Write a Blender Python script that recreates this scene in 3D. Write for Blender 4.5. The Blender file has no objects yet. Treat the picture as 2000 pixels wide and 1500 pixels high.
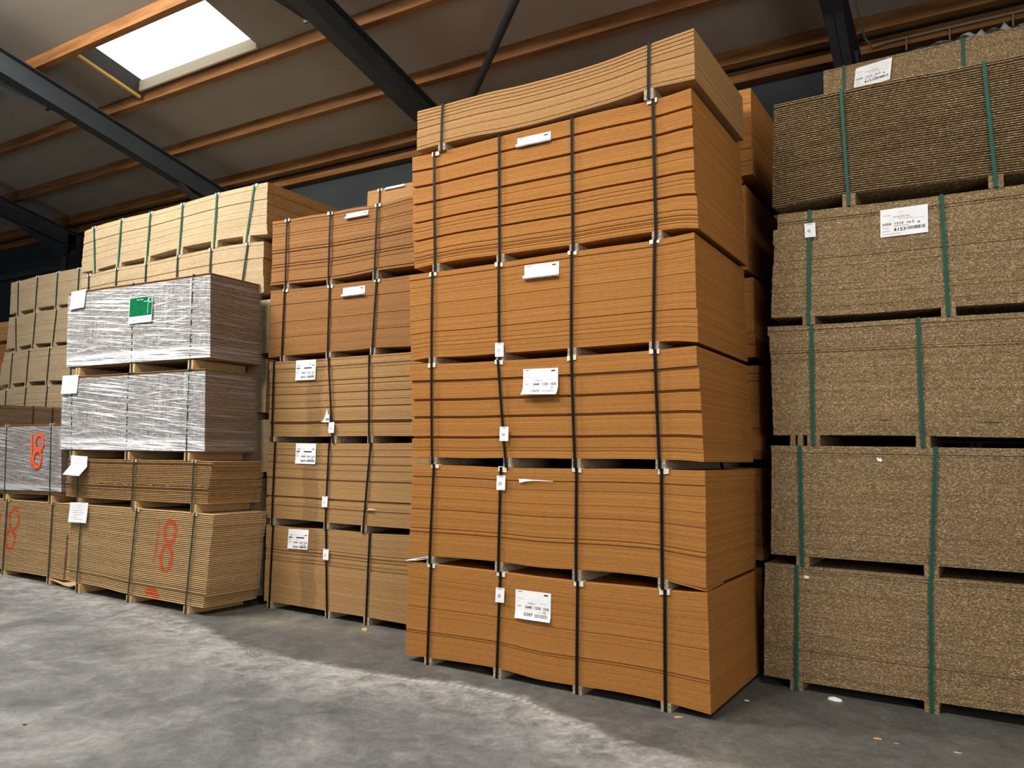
import bpy, math, random
from mathutils import Vector, Matrix, noise
random.seed(7)
S = bpy.context.scene
COL = S.collection

# ---------------------------------------------------------------- camera
cd = bpy.data.cameras.new('camera'); cam = bpy.data.objects.new('camera', cd); COL.objects.link(cam)
cd.sensor_width = 36.0; cd.lens = 1543.31/2000*36.0; cd.clip_end = 200
CP = (1.6610, -5.0719, 1.6557)
RM = ((0.852007, 0.028398, 0.522760), (0.523129, -0.085286, -0.847975), (0.020503, 0.995952, -0.087521))
cam.matrix_world = Matrix([list(RM[i]) + [CP[i]] for i in range(3)] + [[0, 0, 0, 1]])
S.camera = cam

# ---------------------------------------------------------------- world, exposure
S.view_settings.view_transform = 'Standard'; S.view_settings.look = 'None'
S.view_settings.gamma = 1.0; S.view_settings.use_curve_mapping = False
S.view_settings.exposure = -0.33
w = bpy.data.worlds.new('daylight'); S.world = w; w.use_nodes = True
WB = w.node_tree.nodes['Background']; WB.inputs[0].default_value = (0.86, 0.93, 1.0, 1); WB.inputs[1].default_value = 0.12

def area(name, loc, target, sx, sy, power, col, spread=180):
    l = bpy.data.lights.new(name, 'AREA'); l.shape = 'RECTANGLE'; l.size = sx; l.size_y = sy; l.energy = power; l.color = col; l.spread = math.radians(spread)
    o = bpy.data.objects.new(name, l); COL.objects.link(o); o.location = loc
    o.rotation_euler = (Vector(target)-Vector(loc)).to_track_quat('-Z', 'Y').to_euler()
    return o
# daylight through the roof-light row over the aisle and through the open hall end on the left, plus an added low lamp on the right
area('rooflight_daylight', (-7.4, -2.6, 7.5), (-6.2, 0.6, 1.0), 2.6, 1.2, 1080, (1, .95, .87))
area('rooflight_daylight', (-2.4, -5.2, 8.1), (-1.0, 0.0, 1.6), 2.6, 1.2, 400, (1, .95, .87), 130)
area('rooflight_daylight', (3.3, -3.4, 7.75), (.2, .6, 1.6), 2.6, 1.2, 110, (1, .93, .82), 120)
area('door_daylight_and_fill', (6.6, -6.8, 2.5), (0, .7, 1.4), 3.6, 3.6, 400, (1, .96, .9))  # unseen lamp added to brighten the tall stack's right end
area('door_daylight_and_fill', (-13.0, -8.5, 2.6), (-6.0, -1.0, 1.0), 5.0, 4.5, 170, (.92, .96, 1.0))

# ---------------------------------------------------------------- materials
def nt(name):
    m = bpy.data.materials.new(name); m.use_nodes = True; n = m.node_tree
    for x in list(n.nodes):
        if x.type not in ('BSDF_PRINCIPLED', 'OUTPUT_MATERIAL'): n.nodes.remove(x)
    return m, n, n.nodes['Principled BSDF']
def N(n, t, **k):
    x = n.nodes.new(t)
    for a, b in k.items():
        if a.startswith('i_'): x.inputs[a[2:].replace('_', ' ')].default_value = b
        else: setattr(x, a, b)
    return x
def ramp(n, src, stops, interp='LINEAR'):
    r = n.nodes.new('ShaderNodeValToRGB'); r.color_ramp.interpolation = interp
    e = r.color_ramp.elements
    while len(e) < len(stops): e.new(.5)
    for k, (p, c) in enumerate(stops):
        e[k].position = p; e[k].color = (c, c, c, 1) if isinstance(c, (int, float)) else (*c, 1)
    n.links.new(src, r.inputs[0]); return r
def mix(n, mode, fac, a, b):
    x = n.nodes.new('ShaderNodeMix'); x.data_type = 'RGBA'; x.blend_type = mode
    for s, v in ((0, fac), (6, a), (7, b)):
        if hasattr(v, 'is_output') or isinstance(v, bpy.types.NodeSocket): n.links.new(v, x.inputs[s])
        elif s == 0: x.inputs[0].default_value = v
        else: x.inputs[s].default_value = (*v, 1)
    return x.outputs[2]
def mapping(n, scale):
    t = N(n, 'ShaderNodeTexCoord'); m = N(n, 'ShaderNodeMapping'); m.inputs['Scale'].default_value = scale
    n.links.new(t.outputs['Object'], m.inputs[0]); return m.outputs[0]
def plain(name, c, rough=.6, metal=0, spec=.5):
    m, n, b = nt(name); b.inputs['Base Color'].default_value = (*c, 1); b.inputs['Roughness'].default_value = rough
    b.inputs['Metallic'].default_value = metal; b.inputs['Specular IOR Level'].default_value = spec
    return m
def noisy(name, c1, c2, scale, detail=4, rough=.8, st=(.35, .65), bump=0, rand=0.0):
    m, n, b = nt(name)
    v = mapping(n, scale); t = N(n, 'ShaderNodeTexNoise'); t.inputs['Scale'].default_value = 1; t.inputs['Detail'].default_value = detail
    n.links.new(v, t.inputs['Vector'])
    r = ramp(n, t.outputs[0], [(st[0], c1), (st[1], c2)]); out = r.outputs[0]
    if rand:
        oi = N(n, 'ShaderNodeObjectInfo'); rr = ramp(n, oi.outputs['Random'], [(0, 1-rand), (1, 1.0)])
        out = mix(n, 'MULTIPLY', 1.0, out, rr.outputs[0])
    n.links.new(out, b.inputs['Base Color']); b.inputs['Roughness'].default_value = rough; b.inputs['Specular IOR Level'].default_value = .2
    if bump:
        bp = N(n, 'ShaderNodeBump'); bp.inputs['Strength'].default_value = bump; bp.inputs['Distance'].default_value = .002
        n.links.new(t.outputs[0], bp.inputs['Height']); n.links.new(bp.outputs[0], b.inputs['Normal'])
    return m
def flaky(name, base, dark, light, su, sz, rand=.12, wd=.5, wl=.5, rough=.85, big=.18):
    """pressed wood flakes seen on the sawn edge: long thin light and dark chips"""
    m, n, b = nt(name)
    v = mapping(n, (su, su, sz))
    vo = N(n, 'ShaderNodeTexVoronoi'); vo.inputs['Scale'].default_value = 1; n.links.new(v, vo.inputs['Vector'])
    sp = N(n, 'ShaderNodeSeparateColor'); n.links.new(vo.outputs['Color'], sp.inputs[0])
    l = ramp(n, sp.outputs[0], [(.72, 0), (1.0, wl)]); d = ramp(n, sp.outputs[1], [(.55, 0), (1.0, wd)])
    v2 = mapping(n, (1.1, 1.1, 9)); t2 = N(n, 'ShaderNodeTexNoise'); t2.inputs['Scale'].default_value = 1; t2.inputs['Detail'].default_value = 3
    n.links.new(v2, t2.inputs['Vector']); g = ramp(n, t2.outputs[0], [(.3, 1-big), (.7, 1.0)])
    c = mix(n, 'MIX', d.outputs[0], base, dark); c = mix(n, 'MIX', l.outputs[0], c, light)
    c = mix(n, 'MULTIPLY', 1.0, c, g.outputs[0])
    oi = N(n, 'ShaderNodeObjectInfo'); rr = ramp(n, oi.outputs['Random'], [(0, 1-rand), (1, 1.0)])
    c = mix(n, 'MULTIPLY', 1.0, c, rr.outputs[0])
    n.links.new(c, b.inputs['Base Color']); b.inputs['Roughness'].default_value = rough; b.inputs['Specular IOR Level'].default_value = .2
    return m
M = {}
M['mdf'] = noisy('orange_brown_fibreboard', (.375, .158, .036), (.41, .176, .043), (25, 25, 40), 3, .8, rand=.16)
M['mdf_top'] = noisy('pale_orange_fibreboard', (.375, .205, .078), (.415, .232, .092), (25, 25, 40), 3, .8, rand=.14)
M['mdf_n'] = noisy('brown_fibreboard', (.27, .125, .040), (.31, .145, .048), (25, 25, 40), 3, .8, rand=.16)
M['mdf_tan'] = noisy('tan_fibreboard', (.36, .205, .082), (.40, .232, .096), (25, 25, 40), 3, .8, rand=.16)
M['chip_r'] = flaky('grey_brown_chipboard', (.225, .150, .074), (.06, .036, .018), (.74, .57, .33), 125, 470, wd=.85, wl=1.0, rand=.16)
M['chip_b'] = flaky('cream_chipboard', (.43, .33, .20), (.25, .17, .085), (.66, .54, .35), 60, 200, rand=.1, wd=.5, wl=.45)
M['chip_end'] = flaky('shade_browned_board_ends', (.30, .165, .06), (.15, .075, .03), (.50, .32, .14), 60, 200, rand=.1)  # end faces coloured darker and browner to imitate shade and warm bounce
M['chip_l'] = flaky('honey_flooring_chipboard', (.66, .44, .21), (.30, .17, .07), (.85, .68, .42), 90, 300, rand=.16)
M['chip_w'] = flaky('brown_flooring_chipboard', (.28, .165, .085), (.13, .07, .035), (.50, .36, .22), 60, 300, rand=.2)
M['chip_o'] = flaky('reddish_flooring_chipboard', (.50, .29, .12), (.20, .09, .03), (.80, .58, .30), 60, 300, rand=.25)
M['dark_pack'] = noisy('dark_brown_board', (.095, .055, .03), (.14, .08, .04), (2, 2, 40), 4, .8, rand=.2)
M['bearer'] = flaky('sawn_chipboard_bearer', (.42, .33, .22), (.10, .07, .05), (.80, .70, .55), 170, 170, wd=.9, wl=.8)
M['strap_black'] = plain('black_plastic_strap', (.006, .006, .007), .55, 0, .12)
M['strap_green'] = plain('green_plastic_strap', (.010, .085, .062), .5, 0, .2)
M['strap_dkgreen'] = plain('dark_green_plastic_strap', (.018, .035, .030), .5, 0, .15)
M['card'] = plain('white_card_protector', (.70, .64, .52), .8)
M['paper'] = noisy('white_paper', (.80, .81, .85), (.88, .89, .92), (8, 8, 8), 2, .7)
M['ink'] = plain('black_ink', (.02, .02, .022), .6)
M['greyink'] = plain('grey_ink', (.28, .29, .32), .6)
M['spray'] = noisy('red_spray_paint', (.85, .07, .015), (.95, .11, .02), (30, 30, 30), 3, .6)
M['greenlab'] = noisy('dark_green_print', (.0, .10, .035), (.0, .14, .05), (12, 12, 40), 3, .4)
M['steel'] = noisy('blue_grey_painted_steel', (.034, .040, .045), (.045, .052, .057), (1, 1, 1), 3, .5)
M['steel_l'] = noisy('light_grey_painted_steel', (.16, .20, .24), (.20, .24, .28), (1, 1, 1), 3, .45)
M['purlin'] = noisy('orange_brown_timber', (.14, .058, .018), (.25, .115, .038), (1.2, 14, 14), 5, .7)
M['pipe'] = plain('dull_beige_conduit', (.20, .18, .12), .6)

def film_mat():
    m, n, b = nt('clear_stretch_film')
    b.inputs['Base Color'].default_value = (.82, .84, .87, 1); b.inputs['Roughness'].default_value = .25
    b.inputs['Specular IOR Level'].default_value = .8
    b.inputs['Coat Weight'].default_value = .5; b.inputs['Coat Roughness'].default_value = .12
    tc = N(n, 'ShaderNodeTexCoord')
    def tex(sc, st, det=4, dist=0.0, rot=0.0, off=0.0):
        r1 = N(n, 'ShaderNodeMapping'); r1.inputs['Rotation'].default_value = (0, rot, 0); r1.inputs['Location'].default_value = (off, 0, off)
        n.links.new(tc.outputs['Object'], r1.inputs[0])
        v = N(n, 'ShaderNodeMapping'); v.inputs['Scale'].default_value = sc; n.links.new(r1.outputs[0], v.inputs[0])
        t = N(n, 'ShaderNodeTexNoise'); t.inputs['Scale'].default_value = 1; t.inputs['Detail'].default_value = det
        t.inputs['Distortion'].default_value = dist
        n.links.new(v.outputs[0], t.inputs['Vector']); return ramp(n, t.outputs[0], st).outputs[0]
    def mt(op, a, b_):
        x = N(n, 'ShaderNodeMath', operation=op)
        for k, q in enumerate((a, b_)):
            if isinstance(q, float): x.inputs[k].default_value = q
            else: n.links.new(q, x.inputs[k])
        return x.outputs[0]
    big = tex((1.3, 1.3, 3.0), [(.30, .25), (.50, 1)], 3)                    # where the film is bunched
    a = mt('MULTIPLY', tex((1.0, 1.0, 62), [(.50, 0), (.58, 1)], 5, .3, -.09), big)        # long creases rising one way, white highlights painted in
    a2 = mt('MULTIPLY', tex((1.1, 1.1, 48), [(.58, 0), (.63, .9)], 5, .3, .07, 4.0), tex((1.6, 1.6, 3), [(.42, 0), (.55, 1)], 3, 0, 0, 9.0))
    up = tex((105, 105, 2.4), [(.49, 0), (.58, .80)], 3)                     # fine upright puckers, their highlights painted white
    lip = N(n, 'ShaderNodeTexWave', wave_type='BANDS', bands_direction='Z'); lip.inputs['Scale'].default_value = 17.0; lip.inputs['Distortion'].default_value = .6
    n.links.new(tc.outputs['Object'], lip.inputs['Vector']); lp = ramp(n, lip.outputs[0], [(.25, .25), (.6, 1)]).outputs[0]
    up = mt('MULTIPLY', up, lp); hz = mt('MULTIPLY', tex((9, 9, 70), [(.47, 0), (.58, .55)], 3, 0, 0, 2.0), lp)
    upm = mt('MULTIPLY', up, tex((1.1, 1.1, 2.0), [(.38, .25), (.56, 1)], 3, 0, 0, 17.0))
    sz = N(n, 'ShaderNodeSeparateXYZ'); n.links.new(tc.outputs['Object'], sz.inputs[0])
    low = mt('MULTIPLY', ramp(n, sz.outputs[2], [(.0, 1), (.11, .95), (.17, 0)]).outputs[0], tex((1.2, 1.2, 60), [(.36, 0), (.48, 1)], 4, .2, -.03, 6.0))
    al = mt('MAXIMUM', mt('MAXIMUM', mt('MAXIMUM', a, a2), low), mt('MAXIMUM', upm, hz))  # opacity of the whitened creases, with highlights and haze painted in
    mr = N(n, 'ShaderNodeMapRange'); mr.inputs['To Min'].default_value = .22; mr.inputs['To Max'].default_value = .96
    n.links.new(al, mr.inputs[0]); n.links.new(mr.outputs[0], b.inputs['Alpha'])
    bp = N(n, 'ShaderNodeBump'); bp.inputs['Strength'].default_value = 1.0; bp.inputs['Distance'].default_value = .012
    n.links.new(al, bp.inputs['Height']); n.links.new(bp.outputs[0], b.inputs['Normal'])
    return m, mr
M['film'], FA = film_mat()
M['film_thin'], FB = film_mat(); FB.inputs['To Min'].default_value = .16; FB.inputs['To Max'].default_value = .62
M['film_end'], FD = film_mat(); FD.inputs['To Min'].default_value = .02; FD.inputs['To Max'].default_value = .16  # same film, painted highlights and haze weakened for the ends
M['film_loose'], FC = film_mat(); FC.inputs['To Min'].default_value = .35; FC.inputs['To Max'].default_value = .7

# ---------------------------------------------------------------- helpers
def ob(name, verts, faces, mat, parent=None, smooth=False):
    me = bpy.data.meshes.new(name); me.from_pydata([tuple(v) for v in verts], [], faces); me.update()
    for m in (mat if isinstance(mat, (list, tuple)) else [mat]): me.materials.append(M[m] if isinstance(m, str) else m)
    if smooth:
        for p in me.polygons: p.use_smooth = True
    o = bpy.data.objects.new(name, me); COL.objects.link(o)
    if parent: o.parent = parent
    return o
def tag(o, label, cat, group=None):
    o['label'] = label; o['category'] = cat
    if group: o['group'] = group
    return o
def struct(o): o['kind'] = 'structure'; return o
def empty(name, loc, label, cat, group=None):
    e = bpy.data.objects.new(name, None); COL.objects.link(e); e.location = loc; e.empty_display_size = .1
    return tag(e, label, cat, group)
class MB:
    def __init__(s): s.v = []; s.f = []
    def box(s, x0, x1, y0, y1, z0, z1):
        k = len(s.v); s.v += [(x, y, z) for z in (z0, z1) for y in (y0, y1) for x in (x0, x1)]
        s.f += [tuple(k+i for i in q) for q in ((0, 2, 3, 1), (4, 5, 7, 6), (0, 1, 5, 4), (2, 6, 7, 3), (0, 4, 6, 2), (1, 3, 7, 5))]
    def prism(s, pts, a, b):
        """pts: closed section offsets (Vectors) swept from a to b"""
        k = len(s.v); n = len(pts)
        s.v += [Vector(a)+p for p in pts] + [Vector(b)+p for p in pts]
        s.f += [(k+i, k+(i+1) % n, k+n+(i+1) % n, k+n+i) for i in range(n)] + [tuple(range(k+n-1, k-1, -1)), tuple(range(k+n, k+2*n))]
    def tube(s, pts, r, n=8):
        pts = [Vector(p) for p in pts]; k = len(s.v)
        for i, p in enumerate(pts):
            d = (pts[min(i+1, len(pts)-1)]-pts[max(i-1, 0)]).normalized()
            a = d.cross(Vector((0, 0, 1))) if abs(d.z) < .9 else d.cross(Vector((1, 0, 0))); a.normalize(); b = d.cross(a)
            s.v += [p+a*math.cos(t*2*math.pi/n)*r+b*math.sin(t*2*math.pi/n)*r for t in range(n)]
        for i in range(len(pts)-1):
            for t in range(n):
                s.f.append((k+i*n+t, k+i*n+(t+1) % n, k+(i+1)*n+(t+1) % n, k+(i+1)*n+t))
        s.f += [tuple(range(k+n-1, k-1, -1)), tuple(range(k+(len(pts)-1)*n, k+len(pts)*n))]
    def out(s, name, mat, parent=None, smooth=False): return ob(name, s.v, s.f, mat, parent, smooth)

def curve(pts):
    """smooth function through (u, z) points"""
    pts = sorted(pts)
    if len(pts) == 1: return lambda u: pts[0][1]
    us = [p[0] for p in pts]; zs = [p[1] for p in pts]; n = len(pts)
    sl = [(zs[i+1]-zs[i])/(us[i+1]-us[i]) for i in range(n-1)]
    m = [sl[0]]+[(sl[i-1]+sl[i])/2 if sl[i-1]*sl[i] > 0 else (sl[i-1]+sl[i])/4 for i in range(1, n-1)]+[sl[-1]]
    def f(u):
        if u <= us[0]: return zs[0]
        if u >= us[-1]: return zs[-1]
        i = max(k for k in range(n-1) if us[k] <= u)
        h = us[i+1]-us[i]; t = (u-us[i])/h
        return (2*t**3-3*t*t+1)*zs[i]+(t**3-2*t*t+t)*h*m[i]+(-2*t**3+3*t*t)*zs[i+1]+(t**3-t*t)*h*m[i+1]
    return f

PACKS = {}
class Pack:
    def __init__(s, key, v, depth, top, bot, length=None, uR=None, uL=None):
        """top / bot: edge curves of the front face in metres"""
        s.key = key; s.v = v; s.d = depth
        s.T = curve(top); s.B = curve(bot)
        s.ult = top[0][0] if uL is None else uL; s.ulb = bot[0][0] if uL is None else uL
        s.urt = top[-1][0]; s.urb = bot[-1][0]
        if length: s.urt = s.ult+length; s.urb = s.ulb+length
        if uR is not None: s.urt = s.urb = uR
        PACKS[key] = s
    def ends(s, f): return s.ulb+(s.ult-s.ulb)*f, s.urb+(s.urt-s.urb)*f
    def z(s, u, f): return s.B(u)+(s.T(u)-s.B(u))*f
    def build(s, name, label, cat, group, n, mat, fill=.83, lip=None, lips=.5, lines=(), steps=(), usteps=(), jit=.0008, nu=22, mats=None, name_part='board', end=None):
        zc = s.B((s.ulb+s.urb)/2)
        s.o = (round((s.ulb+s.urb)/2, 4), s.v, round(zc, 4))
        r = s.root = empty(name, s.o, label, cat, group)
        s.off = []
        rnd = random.Random(s.key)
        ls = {min(n-1, int(round((1-f)*n))): (dep if dep < .012 else dep*1.9) for f, dep in lines}
        ls.update({k-1: dep for k, dep in list(ls.items()) if dep >= .012 and k > 0})
        for i in range(n):
            f0 = i/n; f1 = (i+min(fill+rnd.uniform(0, .13), .99))/n; fm = 1-(i+.5)/n
            dv = 0
            for fe, d in steps:
                if fm <= fe: dv = d; break
            du = 0
            for fe, d in usteps:
                if fm <= fe: du = d; break
            dv += ls.get(i, 0)+rnd.uniform(-jit, jit); du += rnd.uniform(-jit, jit)
            s.off.append((f0, f1, dv))
            a, b = s.ends((f0+f1)/2)
            a += du; b += du
            us = [a+(b-a)*k/(nu-1) for k in range(nu)]
            levels = [(f0, 0), (f1, 0)] if not lip else [(f0, lip), (f0+(f1-f0)*lips, lip), (f0+(f1-f0)*lips, 0), (f1, 0)]
            vs = []; fs = []
            for f, ins in levels:
                y0 = s.v+dv+ins; y1 = s.v+dv+s.d-ins
                row = [(min(max(u, a+ins), b-ins), y0, s.z(u, f)) for u in us]+[(min(max(u, a+ins), b-ins), y1, s.z(u, f)) for u in reversed(us)]
                vs += [(x-s.o[0], y-s.o[1], z-s.o[2]) for x, y, z in row]
            m = 2*nu
            for L in range(len(levels)-1):
                fs += [(L*m+k, L*m+(k+1) % m, (L+1)*m+(k+1) % m, (L+1)*m+k) for k in range(m)]
            t = (len(levels)-1)*m
            for k in range(nu-1):
                fs.append((k, m-1-k, m-2-k, k+1)); fs.append((t+k, t+k+1, t+m-2-k, t+m-1-k))
            o = ob(name_part, vs, fs, [mat, end] if end else mat, r)
            if end:
                for L in range(len(levels)-1):
                    o.data.polygons[L*m+nu-1].material_index = 1; o.data.polygons[L*m+m-1].material_index = 1
        return r
    def front(s, z, u):
        """front face position of the boards at height z"""
        f = (z-s.B(u))/(s.T(u)-s.B(u))
        c = [d for a, b, d in s.off if a-.03 <= f <= b+.03]
        return s.v+(min(c) if c else 0)
    def rel(s, p): return (p[0]-s.o[0], p[1]-s.o[1], p[2]-s.o[2])
    def bearers(s, us, below=None, w=.028, gap=.014, mat='bearer', back=True, extra=()):
        for uc in list(us)+list(extra):
            for sd in (-1, 1):
                x0 = uc+sd*(gap/2) if sd > 0 else uc-gap/2-w; x1 = x0+w
                zb = 0.0 if below is None else PACKS[below].T((x0+x1)/2)+.0005
                zt = s.B((x0+x1)/2)-.0005
                if zt-zb < .012: continue
                b = MB(); p = s.rel((x0, s.v-.006 if s.v < 3 else s.v, zb)); q = s.rel((x1, s.v+s.d, zt)); b.box(p[0], q[0], p[1], q[1], p[2], q[2]); b.out('bearer', mat, s.root)
    def strap(s, ut, ub, below=None, w=.022, mat='strap_black', prot=True, pm='card', ft=1.0):
        zt = s.T(ut)+.0035; zl = (0.003 if below is None else PACKS[below].T(ub)+.004)
        zl = max(zl, s.B(ub)-.12)
        mn = min(d for a, b, d in s.off)
        y = s.v+mn-.009; yb = s.v+s.d+.012; t = .0016
        path = []
        K = 7
        for k in range(K+1):
            q = k/K; path.append((ub+(ut-ub)*q, y-.002*math.sin(math.pi*q), zl+(zt-zl)*q))
        path += [(ut, yb, zt)]+[(ub, yb, zl)]
        n = len(path); vs = []; fs = []
        cx = (y+yb)/2; cz = (zl+zt)/2
        for (x, yy, zz) in path:
            dy = -t if yy < cx else t; dz = -t if zz < cz-(zt-zl)*.45 else (t if zz > cz+(zt-zl)*.45 else 0)
            for sx in (-w/2, w/2):
                vs.append(s.rel((x+sx, yy, zz))); vs.append(s.rel((x+sx, yy+dy, zz+dz)))
        for i in range(n):
            j = (i+1) % n; a = 4*i; b = 4*j
            fs += [(a, a+2, b+2, b), (a+1, b+1, b+3, a+3), (a, b, b+1, a+1), (a+2, a+3, b+3, b+2)]
        ob('strap', vs, fs, mat, s.root)
        if prot:
            pw = .037; z0 = s.T(ut)+.002; yf = s.v+mn-.004; m = MB(); rr = random.Random(str(ut)+s.key)
            tl = rr.uniform(-.004, .004); dz = rr.uniform(.026, .034)
            sh = rr.uniform(-.012, .012)
            sec = [(yf, z0-dz), (yf-.003, z0-dz), (yf-.003, z0+.003), (yf+.05, z0+.003), (yf+.05, z0), (yf, z0)]
            v = []
            for x, kk in ((ut-pw+sh, -tl), (ut+pw+sh, tl)):
                v += [s.rel((x, a, b+kk)) for a, b in sec]
            f = [(i, (i+1) % 6, 6+(i+1) % 6, 6+i) for i in range(6)]+[(5, 4, 3, 2, 1, 0), (6, 7, 8, 9, 10, 11)]
            ob('corner_protector', v, f, pm, s.root)

# ---- lettering
_tc = {}
def glyphs(txt, bold=0.0):
    k = (txt, bold)
    if k in _tc: return _tc[k]
    c = bpy.data.curves.new('t', 'FONT'); c.body = txt; c.size = 1; c.offset = bold; c.resolution_u = 3; c.align_x = 'LEFT'
    o = bpy.data.objects.new('t', c); COL.objects.link(o); bpy.context.view_layer.update()
    me = bpy.data.meshes.new_from_object(o.evaluated_get(bpy.context.evaluated_depsgraph_get()))
    vs = [(v.co.x, v.co.y) for v in me.vertices]; fs = [tuple(p.vertices) for p in me.polygons]
    bpy.data.objects.remove(o); bpy.data.curves.remove(c); bpy.data.meshes.remove(me)
    x0 = min(v[0] for v in vs); x1 = max(v[0] for v in vs); vs = [(v[0]-x0, v[1]) for v in vs]
    _tc[k] = (vs, fs, x1-x0); return _tc[k]
class Print:
    """flat marks in sheet coordinates: x to the right, s downwards"""
    def __init__(s): s.v = []; s.f = []
    def text(s, txt, x, y, size, width=None, bold=.012):
        v, f, wd = glyphs(txt, bold); kx = (width/wd) if width else size
        k = len(s.v); s.v += [(x+a*kx, y-b*size) for a, b in v]; s.f += [tuple(k+i for i in q) for q in f]; return s
    def rect(s, x0, y0, x1, y1, nx=1):
        for i in range(nx):
            a = x0+(x1-x0)*i/nx; b = x0+(x1-x0)*(i+1)/nx; k = len(s.v)
            s.v += [(a, y1), (b, y1), (b, y0), (a, y0)]; s.f.append((k, k+1, k+2, k+3))
        return s
    def bars(s, x0, y0, x1, y1, seed=1):
        r = random.Random(seed); x = x0
        while x < x1:
            wd = r.choice((.0015, .0025, .004)); s.rect(x, y0, min(x+wd, x1), y1); x += wd+r.choice((.0015, .003))
        return s
    def scrib(s, x0, y, x1, h=.0016):
        """a line of print too small to read"""
        r = random.Random(int(x0*1e4+y*1e5)); x = x0
        while x < x1:
            wd = r.uniform(.004, .014); s.rect(x, y, min(x+wd, x1), y+h); x += wd+.002
        return s
def sheet(pack, name, u, z, wd, ht, s0=9, rad=.1, prints=(), tilt=0, mat='paper', gap=.002, flare=0.0, v=None, parent=None, label=None, fold=None):
    """a paper fixed by its top edge at (u, z); below s0 it curls outwards with radius rad"""
    yf = (min(pack.front(z-.01, u+wd/2), pack.front(z-min(ht, s0+.05)*.5, u+wd/2), pack.front(z-min(ht, s0), u+wd/2)) if v is None else v)-gap
    ct, st = math.cos(tilt), math.sin(tilt)
    def P(x, s, off=0.0):
        a0 = 0.0 if s <= s0 else (s-s0)/(rad*(1+flare*(x/wd)))
        rr = rad*(1+flare*(x/wd)) if s > s0 else 1
        zz = -s if s <= s0 else -(s0+rr*math.sin(a0)); yy = 0 if s <= s0 else -rr*(1-math.cos(a0))
        if fold and s > fold[0]:
            ss = s-fold[0]; zz = -fold[0]-ss*math.cos(fold[1]); yy = -ss*math.sin(fold[1]); a0 = fold[1]
        yy += -off*math.cos(a0)+.0012*math.sin(x*40+pack.v); zz += -off*-math.sin(a0)*-1 if a0 else 0
        X = x*ct-zz*-st; Z = zz*ct+x*st
        return pack.rel((u+X, yf+yy, z+Z))
    ns = 26; nx = 6; vs = []; fs = []
    for i in range(ns+1):
        for j in range(nx+1): vs.append(P(wd*j/nx, ht*i/ns))
    for i in range(ns):
        for j in range(nx): a = i*(nx+1)+j; fs.append((a, a+nx+1, a+nx+2, a+1))
    mats = [mat]; mi = [0]*len(fs)
    for nm, pr, mt in prints:
        k = len(vs); keep = [f for f in pr.f if max(pr.v[i][1] for i in f) < ht+1e-5]
        vs += [P(x, y, .0007) for x, y in pr.v]; fs += [tuple(k+i for i in f) for f in keep]; mats.append(mt); mi += [len(mats)-1]*len(keep)
    o = ob(name, vs, fs, mats, parent or pack.root, True)
    o.data.polygons.foreach_set('material_index', mi)
    if label: o['label'] = label
    return o
def a4_orange(pack, u, z, s0, rad, num, cnt, third='10.0', flare=0.0, tilt=0.0):
    W, H = .297, min(.205, s0+5.6*rad)
    p = Print(); g = Print()
    p.text(third and '2440  1220  '+third, .085, .125, .026, .195, .02)
    p.text(num, .075, .180, .032, .075, .02); p.text(cnt, .235, .152, .024, None, .012)
    p.rect(.238, .014, .272, .024); p.text('PACK', .02, .118, .012, None, .02)
    p.scrib(.018, .008, .06, .005); p.scrib(.105, .088, .165, .003)
    g.bars(.165, .158, .275, .185, 3); g.scrib(.018, .055, .06); g.scrib(.018, .062, .075); g.scrib(.018, .082, .04)
    g.scrib(.105, .078, .15); g.scrib(.205, .075, .26); g.scrib(.205, .084, .255); g.scrib(.19, .143, .232, .003)
    return sheet(pack, 'label_sheet', u, z, W, H, s0, rad, (('print', p, 'ink'), ('fine_print', g, 'greyink')), flare=flare, tilt=tilt)
def a4_tan(pack, u, z, num, tilt=0.0, H=.21):
    W = .29; p = Print(); g = Print()
    p.rect(.012, .078, .235, .090); p.text('2440 1220 15.0', .082, .142, .026, .195, .02); p.text(num, .082, .190, .032, .075, .025)
    p.text('50', .235, .163, .022, None, .012); p.scrib(.018, .055, .07, .006); p.rect(.235, .055, .272, .063); p.scrib(.015, .105, .045, .005); p.scrib(.015, .128, .045, .006)
    p.bars(.17, .165, .28, .19, 5); g.scrib(.105, .105, .17, .003); g.scrib(.19, .06, .225, .003); g.scrib(.185, .152, .23, .004); g.scrib(.09, .055, .17, .002)
    return sheet(pack, 'label_sheet', u, z, W, H, .15, .4, (('print', p, 'ink'), ('fine_print', g, 'greyink')), tilt=tilt)
def tagsheet(pack, u, z, txt, tilt=0.0, W=.077, H=.107, v=None):
    p = Print(); p.scrib(.018, .006, .06, .004)
    v_, f_, wd = glyphs(txt, 0.0)
    p.text(txt, .018, .072, .036, .026, -.002); g = Print(); g.scrib(.024, .094, .056, .0015)
    yv = (pack.v+min(d for a, b, d in pack.off)-.0135) if v is None else v
    return sheet(pack, 'number_tag', u, z, W, H, 9, .1, (('print', p, 'ink'), ('fine_print', g, 'greyink')), tilt=tilt, v=yv)

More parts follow.
